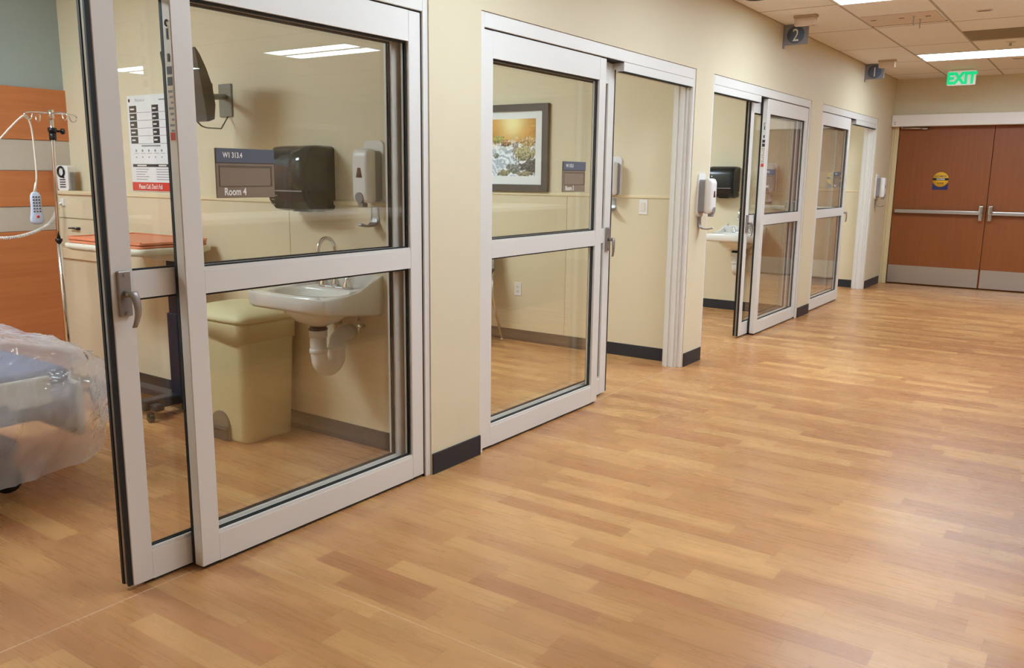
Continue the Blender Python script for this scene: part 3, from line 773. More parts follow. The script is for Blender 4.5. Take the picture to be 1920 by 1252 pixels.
# coiled cord
cp = [(2.955, 3.215, 1.203), (2.93, 3.20, 1.165), (2.874, 3.18, 1.089), (2.784, 3.16, 1.041), (2.681, 3.15, 1.012), (2.582, 3.15, 1.0), (2.473, 3.17, 1.009), (2.326, 3.24, 1.049), (2.22, 3.328, 1.12)]
def catmull(P, per=8):
    P = [Vector(p) for p in P]; out = []
    for i in range(len(P) - 1):
        a, b, c, d = P[max(i - 1, 0)], P[i], P[i + 1], P[min(i + 2, len(P) - 1)]
        for k in range(per):
            t = k / per
            out.append(0.5 * (2 * b + (c - a) * t + (2 * a - 5 * b + 4 * c - d) * t * t + (3 * b - a - 3 * c + d) * t ** 3))
    out.append(P[-1]); return out
cl = catmull(cp, 60); hel = []
tot = 0.0
for i, p in enumerate(cl):
    t = (cl[min(i + 1, len(cl) - 1)] - cl[max(i - 1, 0)]).normalized()
    u = t.cross(Vector((0, 1, 0))).normalized(); v = t.cross(u)
    if i: tot += (p - cl[i - 1]).length
    a = tot / 0.011 * 2 * PI; rad = 0.0085 if 40 < i < len(cl) - 12 else 0.002
    hel.append(p + (u * math.cos(a) + v * math.sin(a)) * rad)
m = MB(); m.tube(hel, 0.0035, 5); o = m.build('coiled_cord', M_WHITE)
tag(o, 'white coiled cord sagging across the banded back wall', 'cord')

# ------------------------------------------------------------------ room four: IV pole and the pendant hanging from it
s = thing('iv_pole', 'chrome IV pole with four hooks and black clamp by the cherry wall', 'iv pole', (2.765, 2.85, 0), 0)
m = MB(); m.cyl((-0.018, 0, 0.12), (-0.018, 0, 1.0), 0.016, 16); q = m.build('lower_tube', M_CHROME, s)
m = MB(); m.cyl((-0.018, 0, 0.985), (-0.018, 0, 1.003), 0.021, 16); m.build('collar', M_BLACKP, s)
m = MB(); m.tube([(-0.018, 0, 1.0), (-0.002, 0, 1.64), (0.0, 0, 1.755)], 0.0115, 16); m.build('upper_tube', M_CHROME, s)
m = MB(); m.cyl((-0.001, 0, 1.605), (0, 0, 1.655), 0.021, 18); m.cyl((-0.001, 0, 1.655), (0, 0, 1.68), 0.026, 18); m.cyl((0.02, 0, 1.66), (0.05, -0.01, 1.66), 0.007, 10); m.lathe([(0.001, 0.048), (0.018, 0.050), (0.018, 0.064), (0.001, 0.066)], (0, -0.01, 1.66), 16, 'X')
m.build('height_clamp', M_BLACKP, s)
m = MB(); m.cyl((0, 0, 1.735), (0, 0, 1.787), 0.0165, 18); m.build('hook_hub', M_CHROME, s)
for k in range(4):
    a = math.radians(4 + 90 * k); ca, sa = math.cos(a), math.sin(a); L_ = 0.165
    pts = [(0.012, 1.767), (L_ * 0.6, 1.768), (L_ * 0.92, 1.762), (L_, 1.748), (L_ * 0.95, 1.727), (L_ * 0.83, 1.722), (L_ * 0.74, 1.735), (L_ * 0.70, 1.758)]
    m = MB(); m.tube(catmull([(r * ca, r * sa, z) for r, z in pts], 5), 0.0042, 8); m.build('hook', M_CHROME, s)
m = MB(); m.lathe([(0.001, 0.075), (0.05, 0.078), (0.05, 0.10), (0.022, 0.13), (0.001, 0.13)], (-0.018, 0, 0), 20)
for k in range(5):
    a = 2 * PI * k / 5 + 0.3; m.tube([(-0.018 + 0.03 * math.cos(a), 0.03 * math.sin(a), 0.09), (-0.018 + 0.20 * math.cos(a), 0.20 * math.sin(a), 0.065)], [0.018, 0.012], 10)
m.build('base', M_STEEL, s)
for k in range(5):
    a = 2 * PI * k / 5 + 0.3; x, y = -0.018 + 0.195 * math.cos(a), 0.195 * math.sin(a)
    m = MB(); m.lathe([(0.001, -0.01), (0.022, -0.01), (0.026, 0), (0.022, 0.01), (0.001, 0.01)], (x, y, 0.026), 14, 'X'); m.cyl((x, y, 0.03), (x, y, 0.068), 0.008, 8); m.build('caster', M_BLACKP, s)

KR = (2.85 + 2.526) / (2.75 + 2.526)
RL = (2.578 * KR, 2.85, 1.423 + (1.20 - 1.423) * KR)
s = thing('bed_remote', 'pale blue pendant remote hanging from the IV pole hook by its white cable', 'remote control', RL, -0.15)
m = MB(); rings = []
for z, hw, hy in ((0.098, 0.008, 0.007), (0.092, 0.020, 0.011), (0.075, 0.029, 0.013), (0.045, 0.031, 0.013), (0.0, 0.030, 0.013), (-0.035, 0.034, 0.014), (-0.065, 0.041, 0.015), (-0.085, 0.038, 0.014), (-0.098, 0.022, 0.011), (-0.101, 0.008, 0.006)):
    rings.append([(hw * math.copysign(abs(math.cos(a)) ** 0.6, math.cos(a)), hy * math.copysign(abs(math.sin(a)) ** 0.6, math.sin(a)), z) for a in [2 * PI * i / 20 for i in range(20)]])
m.loft(rings); m.build('handset', mat('pale_blue_plastic', rgb(196, 206, 226), 0.4, noise=0.02), s)
for k in range(6):
    for j in range(3):
        m = MB(); x = (j - 1) * 0.016; z = 0.066 - 0.0175 * k; m.lathe([(0.001, -0.0165), (0.0045, -0.0165), (0.0048, -0.012), (0.001, -0.012)], (x, 0, z), 8, 'Y'); m.build('button', M_INK, s)
m = MB(); m.lathe([(0.001, -0.0175), (0.0085, -0.0175), (0.009, -0.013), (0.001, -0.013)], (0, 0, -0.052), 14, 'Y'); m.build('call_button', M_RED, s)
def loc(p): # world -> local of the remote
    p = (p[0] * KR, -2.526 + (p[1] + 2.526) * KR, 1.423 + (p[2] - 1.423) * KR)
    if p[1] > 3.33: p = (p[0], 3.33, p[2])
    dx, dy = p[0] - RL[0], p[1] - RL[1]; a = 0.15
    return (dx * math.cos(a) - dy * math.sin(a), dx * math.sin(a) + dy * math.cos(a), p[2] - RL[2])
wp = [(2.578, 2.75, 1.296), (2.596, 2.75, 1.388), (2.597, 2.75, 1.544), (2.592, 2.75, 1.66), (2.575, 2.745, 1.722), (2.557, 2.74, 1.737), (2.53, 2.745, 1.722), (2.481, 2.77, 1.665), (2.406, 2.85, 1.552), (2.304, 3.05, 1.386), (2.20, 3.33, 1.20)]
m = MB(); m.tube(catmull([loc(p) for p in wp], 6), 0.0055, 8); m.tube([loc(wp[0]), loc((2.588, 2.75, 1.35))], [0.010, 0.006], 8); m.build('cable', M_WARMWHITE, s)

# ------------------------------------------------------------------ room four: small wall TV on its arm
s = thing('wall_tv', 'small dark TV seen edge on at its wall arm above the sign', 'TV', (3.12, 1.46, 1.86), 0)
m = MB(); prof_f = [(-0.405, 0.178), (-0.350, -0.182)]
back = [(-0.350, -0.182), (-0.312, -0.168), (-0.303, -0.10), (-0.318, 0.0), (-0.352, 0.09), (-0.386, 0.155), (-0.405, 0.178)]
front = [(-0.412, 0.172), (-0.360, -0.180)]
rings = []
for y, k in ((-0.16, 0.94), (-0.155, 1.0), (0.135, 1.0), (0.14, 0.94)):
    cx, cz = -0.36, 0.0
    rings.append([(cx + (x - cx) * k, y, cz + (z - cz) * k) for x, z in back + front])
m.loft(rings, smooth=False); m.build('tv_case', M_TVD, s)
m = MB(); m.prism([(-0.4075, 0.155), (-0.4095, 0.155), (-0.3625, -0.150), (-0.3605, -0.150)], 'Y', -0.135, 0.115); m.build('screen', M_SMOKE, s)
m = MB(); m.box(-0.012, 0, 0.10, 0.21, -0.13, 0.05, 0.003); m.build('wall_plate', mat('arm_grey', rgb(128, 126, 116), 0.45, metal=0.3, noise=0.05), s)
m = MB(); m.tube([(-0.012, 0.155, -0.02), (-0.11, 0.10, -0.03), (-0.20, 0.03, -0.04)], 0.016, 12); m.cyl((-0.20, 0.03, -0.10), (-0.20, 0.03, 0.03), 0.018, 14); m.tube([(-0.20, 0.03, -0.05), (-0.27, 0.0, -0.05), (-0.305, -0.01, -0.05)], 0.016, 12); m.box(-0.318, -0.298, -0.06, 0.05, -0.11, 0.02, 0.004)
m.build('arm', MATS['arm_grey'], s)
m = MB(); m.tube([(-0.33, -0.02, -0.17), (-0.31, -0.04, -0.20), (-0.25, 0.0, -0.205), (-0.10, 0.08, -0.20), (-0.015, 0.13, -0.13)], 0.004, 6); m.build('cable', M_BLACKP, s)

# ------------------------------------------------------------------ room four: patient information board
s = thing('patient_board', 'white patient information board with red banner on the room four partition', 'notice board', (3.119, 2.595, 1.300), -PI / 2)
BW, BH = 0.47, 0.585
m = MB(); m.box(0, BW, -0.006, 0, 0, BH, 0.001, 1); m.build('board', M_PAPER, s)
m = MB(); m.box(0.004, BW - 0.002, -0.0075, -0.006, 0.004, 0.056); m.build('banner', M_RED, s)
m = MB(); m.text("Please Call, Don't Fall", 0.075, 0.016, 0.040, -0.0082, 0.72, bold=0.0006); m.build('banner_lettering', M_TEXT, s)
m = MB()
for k in range(5):
    z1 = 0.525 - k * 0.047
    m.box(0.022, 0.098, -0.0068, -0.006, z1 - 0.043, z1 - 0.002); m.box(0.262, 0.330, -0.0068, -0.006, z1 - 0.043, z1 - 0.002)
    m.box(0.098, 0.262, -0.0065, -0.006, z1 - 0.0455, z1 - 0.0435); m.box(0.330, BW - 0.01, -0.0065, -0.006, z1 - 0.0455, z1 - 0.0435)
m.box(0.022, 0.455, -0.0066, -0.006, 0.150, 0.168)
m.lathe([(0.001, -0.007), (0.011, -0.007), (0.011, -0.006), (0.001, -0.006)], (0.024, 0, 0.556), 12, 'Y')
m.build('heading_cells', M_INK, s)
m = MB()
m.text('Welcome to', 0.085, 0.547, 0.026, -0.0066, 0.8); m.box(0.13, 0.33, -0.0066, -0.006, 0.274, 0.284)
for k in range(6):
    m.lathe([(0.004, -0.0066), (0.008, -0.0066), (0.008, -0.006), (0.004, -0.006)], (0.068 + 0.068 * k, 0, 0.250), 12, 'Y'); m.box(0.062 + 0.068 * k, 0.072 + 0.068 * k, -0.0066, -0.006, 0.206, 0.215)
    m.box(0.045 + 0.07 * k, 0.098 + 0.07 * k, -0.0065, -0.006, 0.232, 0.2345)
for k in range(5):
    m.box(0.05, 0.19 - 0.02 * (k % 3), -0.0065, -0.006, 0.134 - 0.0155 * k, 0.138 - 0.0155 * k); m.box(0.27, 0.44 - 0.03 * (k % 2), -0.0065, -0.006, 0.134 - 0.0155 * k, 0.138 - 0.0155 * k)
m.box(0.34, 0.455, -0.0065, -0.006, 0.548, 0.556)
o = m.build('fine_print', M_GREYINK, s); o['kind'] = 'stuff'
m = MB(); 
for k in range(5):
    z1 = 0.525 - k * 0.047
    m.box(0.032, 0.076 - 0.006 * (k % 3), -0.0072, -0.0068, z1 - 0.027, z1 - 0.018)
    m.box(0.270, 0.306 - 0.005 * (k % 2), -0.0072, -0.0068, z1 - 0.027, z1 - 0.018)
m.box(0.07, 0.17, -0.0070, -0.0066, 0.155, 0.163); m.box(0.30, 0.38, -0.0070, -0.0066, 0.155, 0.163)
o = m.build('cell_print', M_TEXT, s); o['kind'] = 'stuff'

# ------------------------------------------------------------------ room four: bed under its clear plastic sheet
s = thing('hospital_bed', 'hospital bed with pale rails seen through its clear plastic sheet', 'bed', (1.15, 1.66, 0), 0)
m = MB(); m.box(-0.88, 0.74, -0.36, 0.36, 0.32, 0.38, 0.01); m.box(-0.7, 0.6, -0.25, 0.25, 0.16, 0.22, 0.01); m.box(-0.5, -0.42, -0.2, 0.2, 0.2, 0.34); m.box(0.32, 0.40, -0.2, 0.2, 0.2, 0.34)
m.build('bed_frame', M_GREYP, s)
m = MB(); m.box(-0.88, 0.80, -0.40, 0.40, 0.385, 0.52, 0.05, 4); m.build('mattress', mat('pale_blue_mattress', rgb(188, 196, 218), 0.6, noise=0.06), s)
m = MB(); m.box(0.30, 0.78, -0.41, 0.405, 0.47, 0.555, 0.035, 4); m.build('folded_blanket', mat('slate_blue_blanket', rgb(92, 104, 134), 0.8, noise=0.1), s)
m = MB(); m.box(-0.85, -0.40, -0.30, 0.30, 0.50, 0.62, 0.055, 4); m.build('pillow', M_WHITE, s)
m = MB(); m.box(0.82, 0.86, -0.36, 0.38, 0.20, 0.46, 0.015, 3); m.build('footboard', M_TABLE, s)
for sy in (-1, 1):
    m = MB(); m.box(-0.30, 0.68, sy * 0.405, sy * 0.435, 0.40, 0.53, 0.012, 3); m.box(-0.80, -0.35, sy * 0.405, sy * 0.435, 0.36, 0.66, 0.012, 3); m.build('side_rail', M_TABLE, s)
    for sx in (-0.62, 0.52):
        m = MB(); m.lathe([(0.001, -0.016), (0.055, -0.016), (0.062, 0), (0.055, 0.016), (0.001, 0.016)], (sx, sy * 0.30, 0.062), 20, 'Y'); m.box(sx - 0.02, sx + 0.02, sy * 0.30 - 0.02, sy * 0.30 + 0.02, 0.06, 0.20); m.build('caster', M_BLACKP, s)
m = MB(); m.lathe([(0.001, -0.452), (0.030, -0.452), (0.034, -0.435), (0.001, -0.435)], (0.36, 0, 0.40), 18, 'Y'); m.lathe([(0.001, -0.452), (0.018, -0.452), (0.018, -0.435), (0.001, -0.435)], (0.47, 0, 0.42), 14, 'Y'); m.box(-0.2, 0.3, -0.40, -0.37, 0.25, 0.30, 0.01)
m.build('brake_knob', M_BLACKP, s)

# sheet: rings along X, each an upside down U; bulges over the foot
from mathutils import noise as mnoise
m = MB(); rings = []
def sheet(x, hw0, ztop, zlow, pinch):
    R = []; NS = 60
    for i in range(NS + 1):
        t = i / NS * 2 - 1                                   # -1 near side hem .. 1 far side hem
        a = abs(t); sg = -1 if t < 0 else 1
        if a < 0.42:
            y = sg * hw0 * 0.92 * (a / 0.42); z = ztop - 0.03 * (a / 0.42) ** 3
        elif a < 0.55:
            k = (a - 0.42) / 0.13; y = sg * hw0 * (0.92 + 0.10 * math.sin(k * PI / 2)); z = ztop - 0.03 - 0.06 * (1 - math.cos(k * PI / 2))
        else:
            k = (a - 0.55) / 0.45; y = sg * hw0 * (1.02 + 0.05 * math.sin(k * PI)) * (1 - pinch * k); z = ztop - 0.09 - (ztop - 0.09 - zlow) * k
        R.append(Vector((x, y + 0.10 * max(0, x - 0.8) / 0.33, z)))
    return R
secs = [(-0.90, 0.47, 0.80, 0.16, 0.0), (-0.70, 0.475, 0.80, 0.15, 0.0), (-0.4, 0.48, 0.80, 0.14, 0.02), (-0.1, 0.48, 0.79, 0.11, 0.02), (0.15, 0.48, 0.77, 0.10, 0.03), (0.35, 0.48, 0.76, 0.085, 0.04), (0.50, 0.48, 0.745, 0.085, 0.06), (0.65, 0.475, 0.715, 0.085, 0.09), (0.78, 0.47, 0.68, 0.09, 0.12), (0.87, 0.455, 0.63, 0.10, 0.16), (0.95, 0.43, 0.575, 0.14, 0.22), (1.01, 0.38, 0.53, 0.20, 0.28), (1.055, 0.31, 0.50, 0.26, 0.34), (1.085, 0.20, 0.475, 0.33, 0.5), (1.095, 0.04, 0.44, 0.38, 0.6)]
for i in range(len(secs) - 1):
    A, B = secs[i], secs[i + 1]
    nsub = max(1, int(abs(B[0] - A[0]) / 0.03)) if i < 11 else 3
    for k in range(nsub):
        t = k / nsub
        rings.append(sheet(*[A[j] + (B[j] - A[j]) * t for j in range(5)]))
rings.append(sheet(*secs[-1]))
for R in rings:
    for v in R:
        p = Vector((v.x * 4, v.y * 4, v.z * 4))
        q = p * 0.8 + Vector((mnoise.noise(p * 0.5) * 1.2, mnoise.noise(p * 0.5 + Vector((9, 2, 5))) * 1.2, 0))
        d = mnoise.noise(p * 0.7) * 0.034 + (1 - abs(mnoise.noise(q))) ** 9 * (0.040 if v.z < 0.55 else 0.022) + (1 - abs(mnoise.noise(q * 1.7 + Vector((4, 4, 1))))) ** 12 * (0.034 if v.z < 0.55 else 0.008)
        dr = Vector((0.35 if v.x > 0.85 else 0, v.y / 0.48, 0.8 if v.z > 0.55 else 0.1))
        if dr.length > 0: dr.normalize()
        v += dr * (d - 0.012)
for R in rings:
    for v in R: v.z = max(v.z, 0.03)
m.loft(rings, closed=False, cap=False)
o = m.build('plastic_bed_cover', M_BAG, keep_normals=True); o.location = (1.15, 1.66, 0)
tag(o, 'clear wrinkled plastic sheet draped over the bed at the open door', 'bed cover')

# ------------------------------------------------------------------ room three: picture, chair, switch, outlet
s = thing('framed_picture', 'dark framed print of a sunlit rocky stream in room three', 'picture', (PX[1], 1.70, 1.652), -PI / 2)
FW, FH = 0.40, 0.357
m = MB(); m.frame(-FW, FW, -FH, FH, -0.035, 0, 0.058, 0.058, 0.055, 0.055); m.build('picture_frame', mat('charcoal_frame', rgb(74, 66, 60), 0.5, noise=0.06), s)
m = MB(); m.box(-FW + 0.05, FW - 0.05, -0.018, 0, -FH + 0.05, FH - 0.05); m.build('mat_board', M_PAPER, s)
NX, NZ = 130, 110; x0, x1, z0, z1 = -FW + 0.128, FW - 0.128, -FH + 0.125, FH - 0.118
me = bpy.data.meshes.new('print')
vs = [(x0 + (x1 - x0) * i / NX, -0.0186, z0 + (z1 - z0) * j / NZ) for j in range(NZ + 1) for i in range(NX + 1)]
fs = [(j * (NX + 1) + i, j * (NX + 1) + i + 1, (j + 1) * (NX + 1) + i + 1, (j + 1) * (NX + 1) + i) for j in range(NZ) for i in range(NX)]
me.from_pydata(vs, [], fs)
ca = me.color_attributes.new('print_colour', 'FLOAT_COLOR', 'POINT')
def mixc(a, b, t): t = max(0, min(1, t)); return tuple(a[k] + (b[k] - a[k]) * t for k in range(3))
ROCKS = [(0.30, 0.64, 0.12, 0.07, (0.40, 0.36, 0.10)), (0.45, 0.58, 0.10, 0.06, (0.42, 0.24, 0.12)), (0.87, 0.60, 0.16, 0.09, (0.55, 0.36, 0.16)), (0.63, 0.52, 0.06, 0.09, (0.36, 0.30, 0.30)), (0.80, 0.39, 0.21, 0.14, (0.40, 0.36, 0.20)), (0.94, 0.18, 0.22, 0.13, (0.11, 0.11, 0.10)), (0.58, 0.13, 0.13, 0.09, (0.22, 0.22, 0.20)), (0.42, 0.05, 0.13, 0.06, (0.28, 0.26, 0.16)), (0.80, 0.04, 0.14, 0.05, (0.30, 0.26, 0.16)), (0.26, 0.36, 0.05, 0.05, (0.25, 0.26, 0.22))]
for j in range(NZ + 1):
    for i in range(NX + 1):
        u, v = i / NX, j / NZ
        n1 = mnoise.noise(Vector((u * 7, v * 7, 0.3))); n2 = mnoise.noise(Vector((u * 19, v * 19, 4.1))); n3 = mnoise.noise(Vector((u * 40, v * 40, 9.0)))
        su, sv = 0.57, 0.94
        dist = math.hypot((u - su) * 1.15, v - sv)
        c = mixc((0.55, 0.22, 0.03), (0.10, 0.07, 0.02), 0.5 + n1 * 0.9 + n2 * 0.9)
        c = mixc(c, (0.75, 0.60, 0.08), max(0, n2 * 0.9 + n1 * 0.4))
        c = mixc(c, (0.95, 0.42, 0.04), math.exp(-dist * 2.0) * 0.9)
        c = mixc(c, (1.0, 0.90, 0.45), math.exp(-(dist * 3.9) ** 2))
        edge = 0.64 + 0.10 * n1 + 0.05 * n2 + 0.10 * max(0, u - 0.7)
        if v < edge:
            st = 0.5 + 0.5 * math.sin((u * 0.9 + v * 1.6 + n1 * 0.25) * 26 + n2 * 3)
            low = mixc(mixc((0.30, 0.38, 0.46), (0.92, 0.95, 1.0), st * 0.8 + n3 * 0.4 + 0.15), (0.95, 0.85, 0.60), max(0, (v - 0.42) * 2.5))
            c = mixc(c, low, (edge - v) * 12)
        for (ru, rv, au, av, rc) in ROCKS:
            q = ((u - ru) / au) ** 2 + ((v - rv) / av) ** 2 + n2 * 0.9 + n3 * 0.5
            if q < 1.1:
                lit = 0.45 + 0.55 * (v - rv + av) / (2 * av) + 0.8 * n3 + 0.5 * n2
                c = mixc(c, tuple(max(0, k * lit * 1.3) for k in rc), (1.1 - q) * 6)
        ca.data[j * (NX + 1) + i].color = (*c, 1)
pm = bpy.data.materials.new('stream_print'); pm.use_nodes = True
an = pm.node_tree.nodes.new('ShaderNodeVertexColor'); an.layer_name = 'print_colour'
pm.node_tree.links.new(an.outputs['Color'], pm.node_tree.nodes['Principled BSDF'].inputs['Base Color']); pm.node_tree.nodes['Principled BSDF'].inputs['Roughness'].default_value = 0.3
me.materials.append(pm); o = bpy.data.objects.new('print', me); COL.objects.link(o); o.parent = s

def switch_plate(label, loc, kind_):
    s = thing('light_switch' if kind_ == 's' else 'wall_outlet', label, 'switch' if kind_ == 's' else 'outlet', loc, -PI / 2)
    m = MB(); m.box(-0.036, 0.036, -0.006, 0, -0.058, 0.058, 0.003, 2); m.build('cover_plate', M_WHITE, s)
    if kind_ == 's':
        m = MB(); m.box(-0.0165, 0.0165, -0.011, -0.006, -0.033, 0.033, 0.002, 2); m.build('rocker', M_WARMWHITE, s)
    else:
        for z in (-0.021, 0.021):
            m = MB(); m.prism(rrect(-0.0165, 0.0165, z - 0.014, z + 0.014, 0.008, 4), 'Y', -0.009, -0.006); q = m.build('socket', M_WARMWHITE, s)
            m = MB(); m.box(-0.008, -0.005, -0.0096, -0.009, z - 0.004, z + 0.006); m.box(0.005, 0.008, -0.0096, -0.009, z - 0.004, z + 0.006); m.build('slot', M_INK, q)
    return s
switch_plate('white rocker light switch below the chair rail in room three', (PX[1] - 0.006, 0.425, 1.195), 's')
switch_plate('white double wall outlet low behind the room three chair', (PX[1] - 0.006, 1.593, 0.455), 'o')

s = thing('visitor_chair', 'grey green visitor chair with thin metal legs half hidden in room three', 'chair', (5.66, 1.98, 0), 0)
M_MESH = mat('grey_green_seat', rgb(150, 160, 146), 0.6, noise=0.06)
m = MB(); rings = []
for z, x, hw in ((0.47, 0.175, 0.235), (0.55, 0.185, 0.24), (0.70, 0.215, 0.235), (0.82, 0.25, 0.22), (0.86, 0.262, 0.20)):
    rings.append([(x - 0.008, -hw, z), (x + 0.02, -hw * .5, z), (x + 0.03, 0, z), (x + 0.02, hw * .5, z), (x - 0.008, hw, z), (x + 0.004, hw, z), (x + 0.032, hw * .5, z), (x + 0.042, 0, z), (x + 0.032, -hw * .5, z), (x + 0.004, -hw, z)])
m.loft(rings); m.build('backrest', M_MESH, s)
m = MB(); m.box(-0.24, 0.20, -0.235, 0.235, 0.425, 0.46, 0.015, 3); m.build('seat', M_MESH, s)
for sy in (-1, 1):
    for (xa, xb) in ((0.17, 0.285), (-0.20, -0.27)):
        m = MB(); m.tube([(xa, sy * 0.245, 0.62 if xa > 0 else 0.44), (xa + 0.005, sy * 0.25, 0.40), (xb, sy * 0.275, 0.008)], 0.0105, 10); m.lathe([(0.001, 0), (0.016, 0), (0.014, 0.02), (0.001, 0.02)], (xb, sy * 0.275, 0), 12); m.build('leg', M_CHROME, s)
    m = MB(); m.box(-0.18, 0.19, sy * 0.245 - 0.02, sy * 0.245 + 0.02, 0.615, 0.64, 0.01, 3); m.tube([(-0.16, sy * 0.245, 0.62), (-0.19, sy * 0.245, 0.44)], 0.010, 10); m.build('armrest', mat('dark_olive_plastic', rgb(70, 68, 54), 0.5, noise=0.05), s)

# ------------------------------------------------------------------ end doors
def leaf(n, y0, y1, hinge_left, label, sticker):
    d = thing('door_%d' % n, label, 'wooden door', (XE, 0, 0), kind='structure')
    m = MB(); m.box(0.010, 0.055, y1 + 0.003, y0 - 0.003, 0.012, 2.128, 0.002, 1); m.build('door_leaf', M_DOOR, d)
    m = MB(); m.box(0.0078, 0.0098, y1 + 0.012, y0 - 0.012, 0.02, 0.262); q = m.build('kick_plate', M_STEEL, d); q['label'] = 'brushed steel kick plate'
    lat = y1 if hinge_left else y0; sg = 1 if hinge_left else -1
    m = MB(); a, b = sorted((lat + sg * 0.055, (y0 if hinge_left else y1) - sg * 0.05)); 
    m.box(-0.048, -0.004, a, b, 0.982, 1.030, 0.006, 2); m.box(-0.040, 0.010, (y0 if hinge_left else y1) - sg * 0.05 - 0.012, (y0 if hinge_left else y1) - sg * 0.05 + 0.012, 0.985, 1.027)
    q = m.build('exit_bar', M_STEEL, d); q['label'] = 'long steel push bar'
    m = MB(); c = lat + sg * 0.055; m.box(-0.062, 0.010, c - 0.027, c + 0.027, 0.990, 1.105, 0.012, 3); m.box(-0.045, 0.010, c - 0.022, c + 0.022, 0.905, 0.992, 0.008, 2); m.build('latch_case', M_CHROME, q)
    if sticker:
        cy = -0.655
        m = MB(); m.box(0.0085, 0.0098, cy - 0.095, cy + 0.095, 1.300, 1.395); q = m.build('sticker', mat('navy_print', rgb(34, 34, 92), 0.5, noise=0.03), d)
        m = MB(); m.lathe([(0.001, 0.0072), (0.098, 0.0072), (0.098, 0.0084), (0.001, 0.0084)], (0, cy, 1.437), 32, 'X'); m.build('yellow_disc', mat('yellow_print', rgb(232, 178, 44), 0.5, noise=0.03), q)
        m = MB(); m.box(0.0062, 0.0071, cy - 0.098, cy + 0.098, 1.425, 1.457); m.build('black_band', M_BLACKP, q)
        t = MB(); t.text('AUTOMATIC', 0, 1.470, 0.030, 0, 0.8, 'CENTER', bold=0.001); t.text('DOOR', 0, 1.378, 0.028, 0, 0.9, 'CENTER', bold=0.001)
        t2 = MB(); t2.text('CAUTION', 0, 1.432, 0.026, 0, 0.85, 'CENTER', bold=0.001)
        t2.text('ACTIVATE SWITCH', 0, 1.332, 0.019, 0.003, 0.8, 'CENTER'); t2.text('TO OPERATE', 0, 1.310, 0.019, 0.003, 0.8, 'CENTER')
        for tt, mm, nm, xx in ((t, M_INK, 'dark_lettering', 0.0066), (t2, M_TEXT, 'pale_lettering', 0.0056)):
            for vv in tt.bm.verts: vv.co = Vector((xx + vv.co.y, cy - vv.co.x, vv.co.z))
            tt.build(nm, mm, q)
    return d
leaf(5, -0.0885, -1.232, True, 'wooden double door leaf with the yellow and navy sticker', True)
leaf(6, -1.232, -2.375, False, 'plain wooden double door leaf partly outside the picture', False)
t = thing('trim_11', 'cream metal frame around the wooden double doors', 'door trim', (XE, 0, 0), kind='structure')
m = MB(); m.box(-0.022, 0.06, -0.0885, -0.030, 0, 2.13, 0.003, 1); m.box(-0.010, 0, -0.030, -0.003, 0, 2.19); m.box(-0.022, 0.06, -2.435, -2.375, 0, 2.13, 0.003, 1); m.box(-0.022, 0.0, -2.435, -0.03, 2.13, 2.19)
m.build('door_frame', mat('cream_door_frame', rgb(214, 194, 150), 0.45, noise=0.02), t)
m = MB(); m.box(0.06, 0.08, -2.375, -0.0885, 0, 2.13); m.build('doorway_shade', M_DARK, t)  # dark sheet behind the leaves stands in for shade in the doorway
s = thing('door_operator', 'long silver automatic opener housing above the wooden double doors', 'door opener', (XE, 0, 0))
m = MB(); m.box(-0.130, -0.0225, -2.44, -0.005, 2.132, 2.282, 0.004, 1); m.build('housing', mat('pale_silver_housing', rgb(238, 232, 226), 0.4, noise=0.02), s)
m = MB(); m.box(-0.1312, -0.130, -0.055, -0.035, 2.185, 2.192); m.box(-0.1312, -0.130, -0.055, -0.038, 2.160, 2.167); m.build('switch_marks', M_INK, s)
m = MB(); m.tube([(-0.06, -0.13, 2.132), (-0.06, -0.13, 2.112)], 0.014, 10); m.tube([(-0.06, -0.13, 2.112), (-0.075, -0.28, 2.108), (-0.03, -0.40, 2.105)], 0.010, 8); m.box(-0.05, 0.0095, -0.44, -0.38, 2.092, 2.112, 0.004); m.build('opener_arm', M_STEEL, s)

# exit sign
s = thing('exit_sign', 'green lit EXIT sign hanging below the ceiling near the double doors', 'exit sign', (11.86, -0.90, HC), -PI / 2)
m = MB(); m.box(-0.155, 0.155, -0.016, 0.016, -0.195, -0.022, 0.012, 3); m.build('sign_face', M_EXITFACE, s)
m = MB(); m.box(-0.12, 0.12, -0.012, 0.012, -0.022, 0, 0.003); m.build('mounting_bracket', M_WARMWHITE, s)
m = MB(); m.text('EXIT', 0.0, -0.172, 0.182, -0.0175, 0.86, 'CENTER', bold=0.010); m.build('lettering', M_EXIT, s)

# hanging number flags
def flag(num, x, label):
    s = thing('number_sign', label, 'sign', (x, 0, HC), -PI / 2, 'number flags above the room doors')
    # local x right = -Y world (away from the wall)
    m = MB(); m.box(0.0, 0.215, -0.010, 0.010, -0.172, 0.0, 0.003, 1); m.build('sign_panel', mat('slate_grey_acrylic', rgb(138, 138, 146), 0.35, noise=0.05), s)
    m = MB(); m.lathe([(0.001, -0.0125), (0.073, -0.0125), (0.075, -0.0105), (0.001, -0.0105)], (0.108, 0, -0.088), 36, 'Y'); m.build('blue_disc', mat('slate_blue_disc', rgb(84, 100, 128), 0.4, noise=0.03), s)
    m = MB(); m.text(num, 0.108, -0.142, 0.150, -0.0132, 0.80, 'CENTER'); m.build('numeral', M_TEXT, s)
    m = MB(); m.box(-0.002, 0.010, -0.02, 0.02, -0.20, 0.0, 0.004); m.build('wall_bracket', M_GREYP, s)
    return s
flag('2', 7.82, 'slate flag sign with number 2 high above room two')
flag('1', 10.90, 'slate flag sign with number 1 high above room one')
flag('3', 4.72, 'slate flag sign with number 3 high above room three')
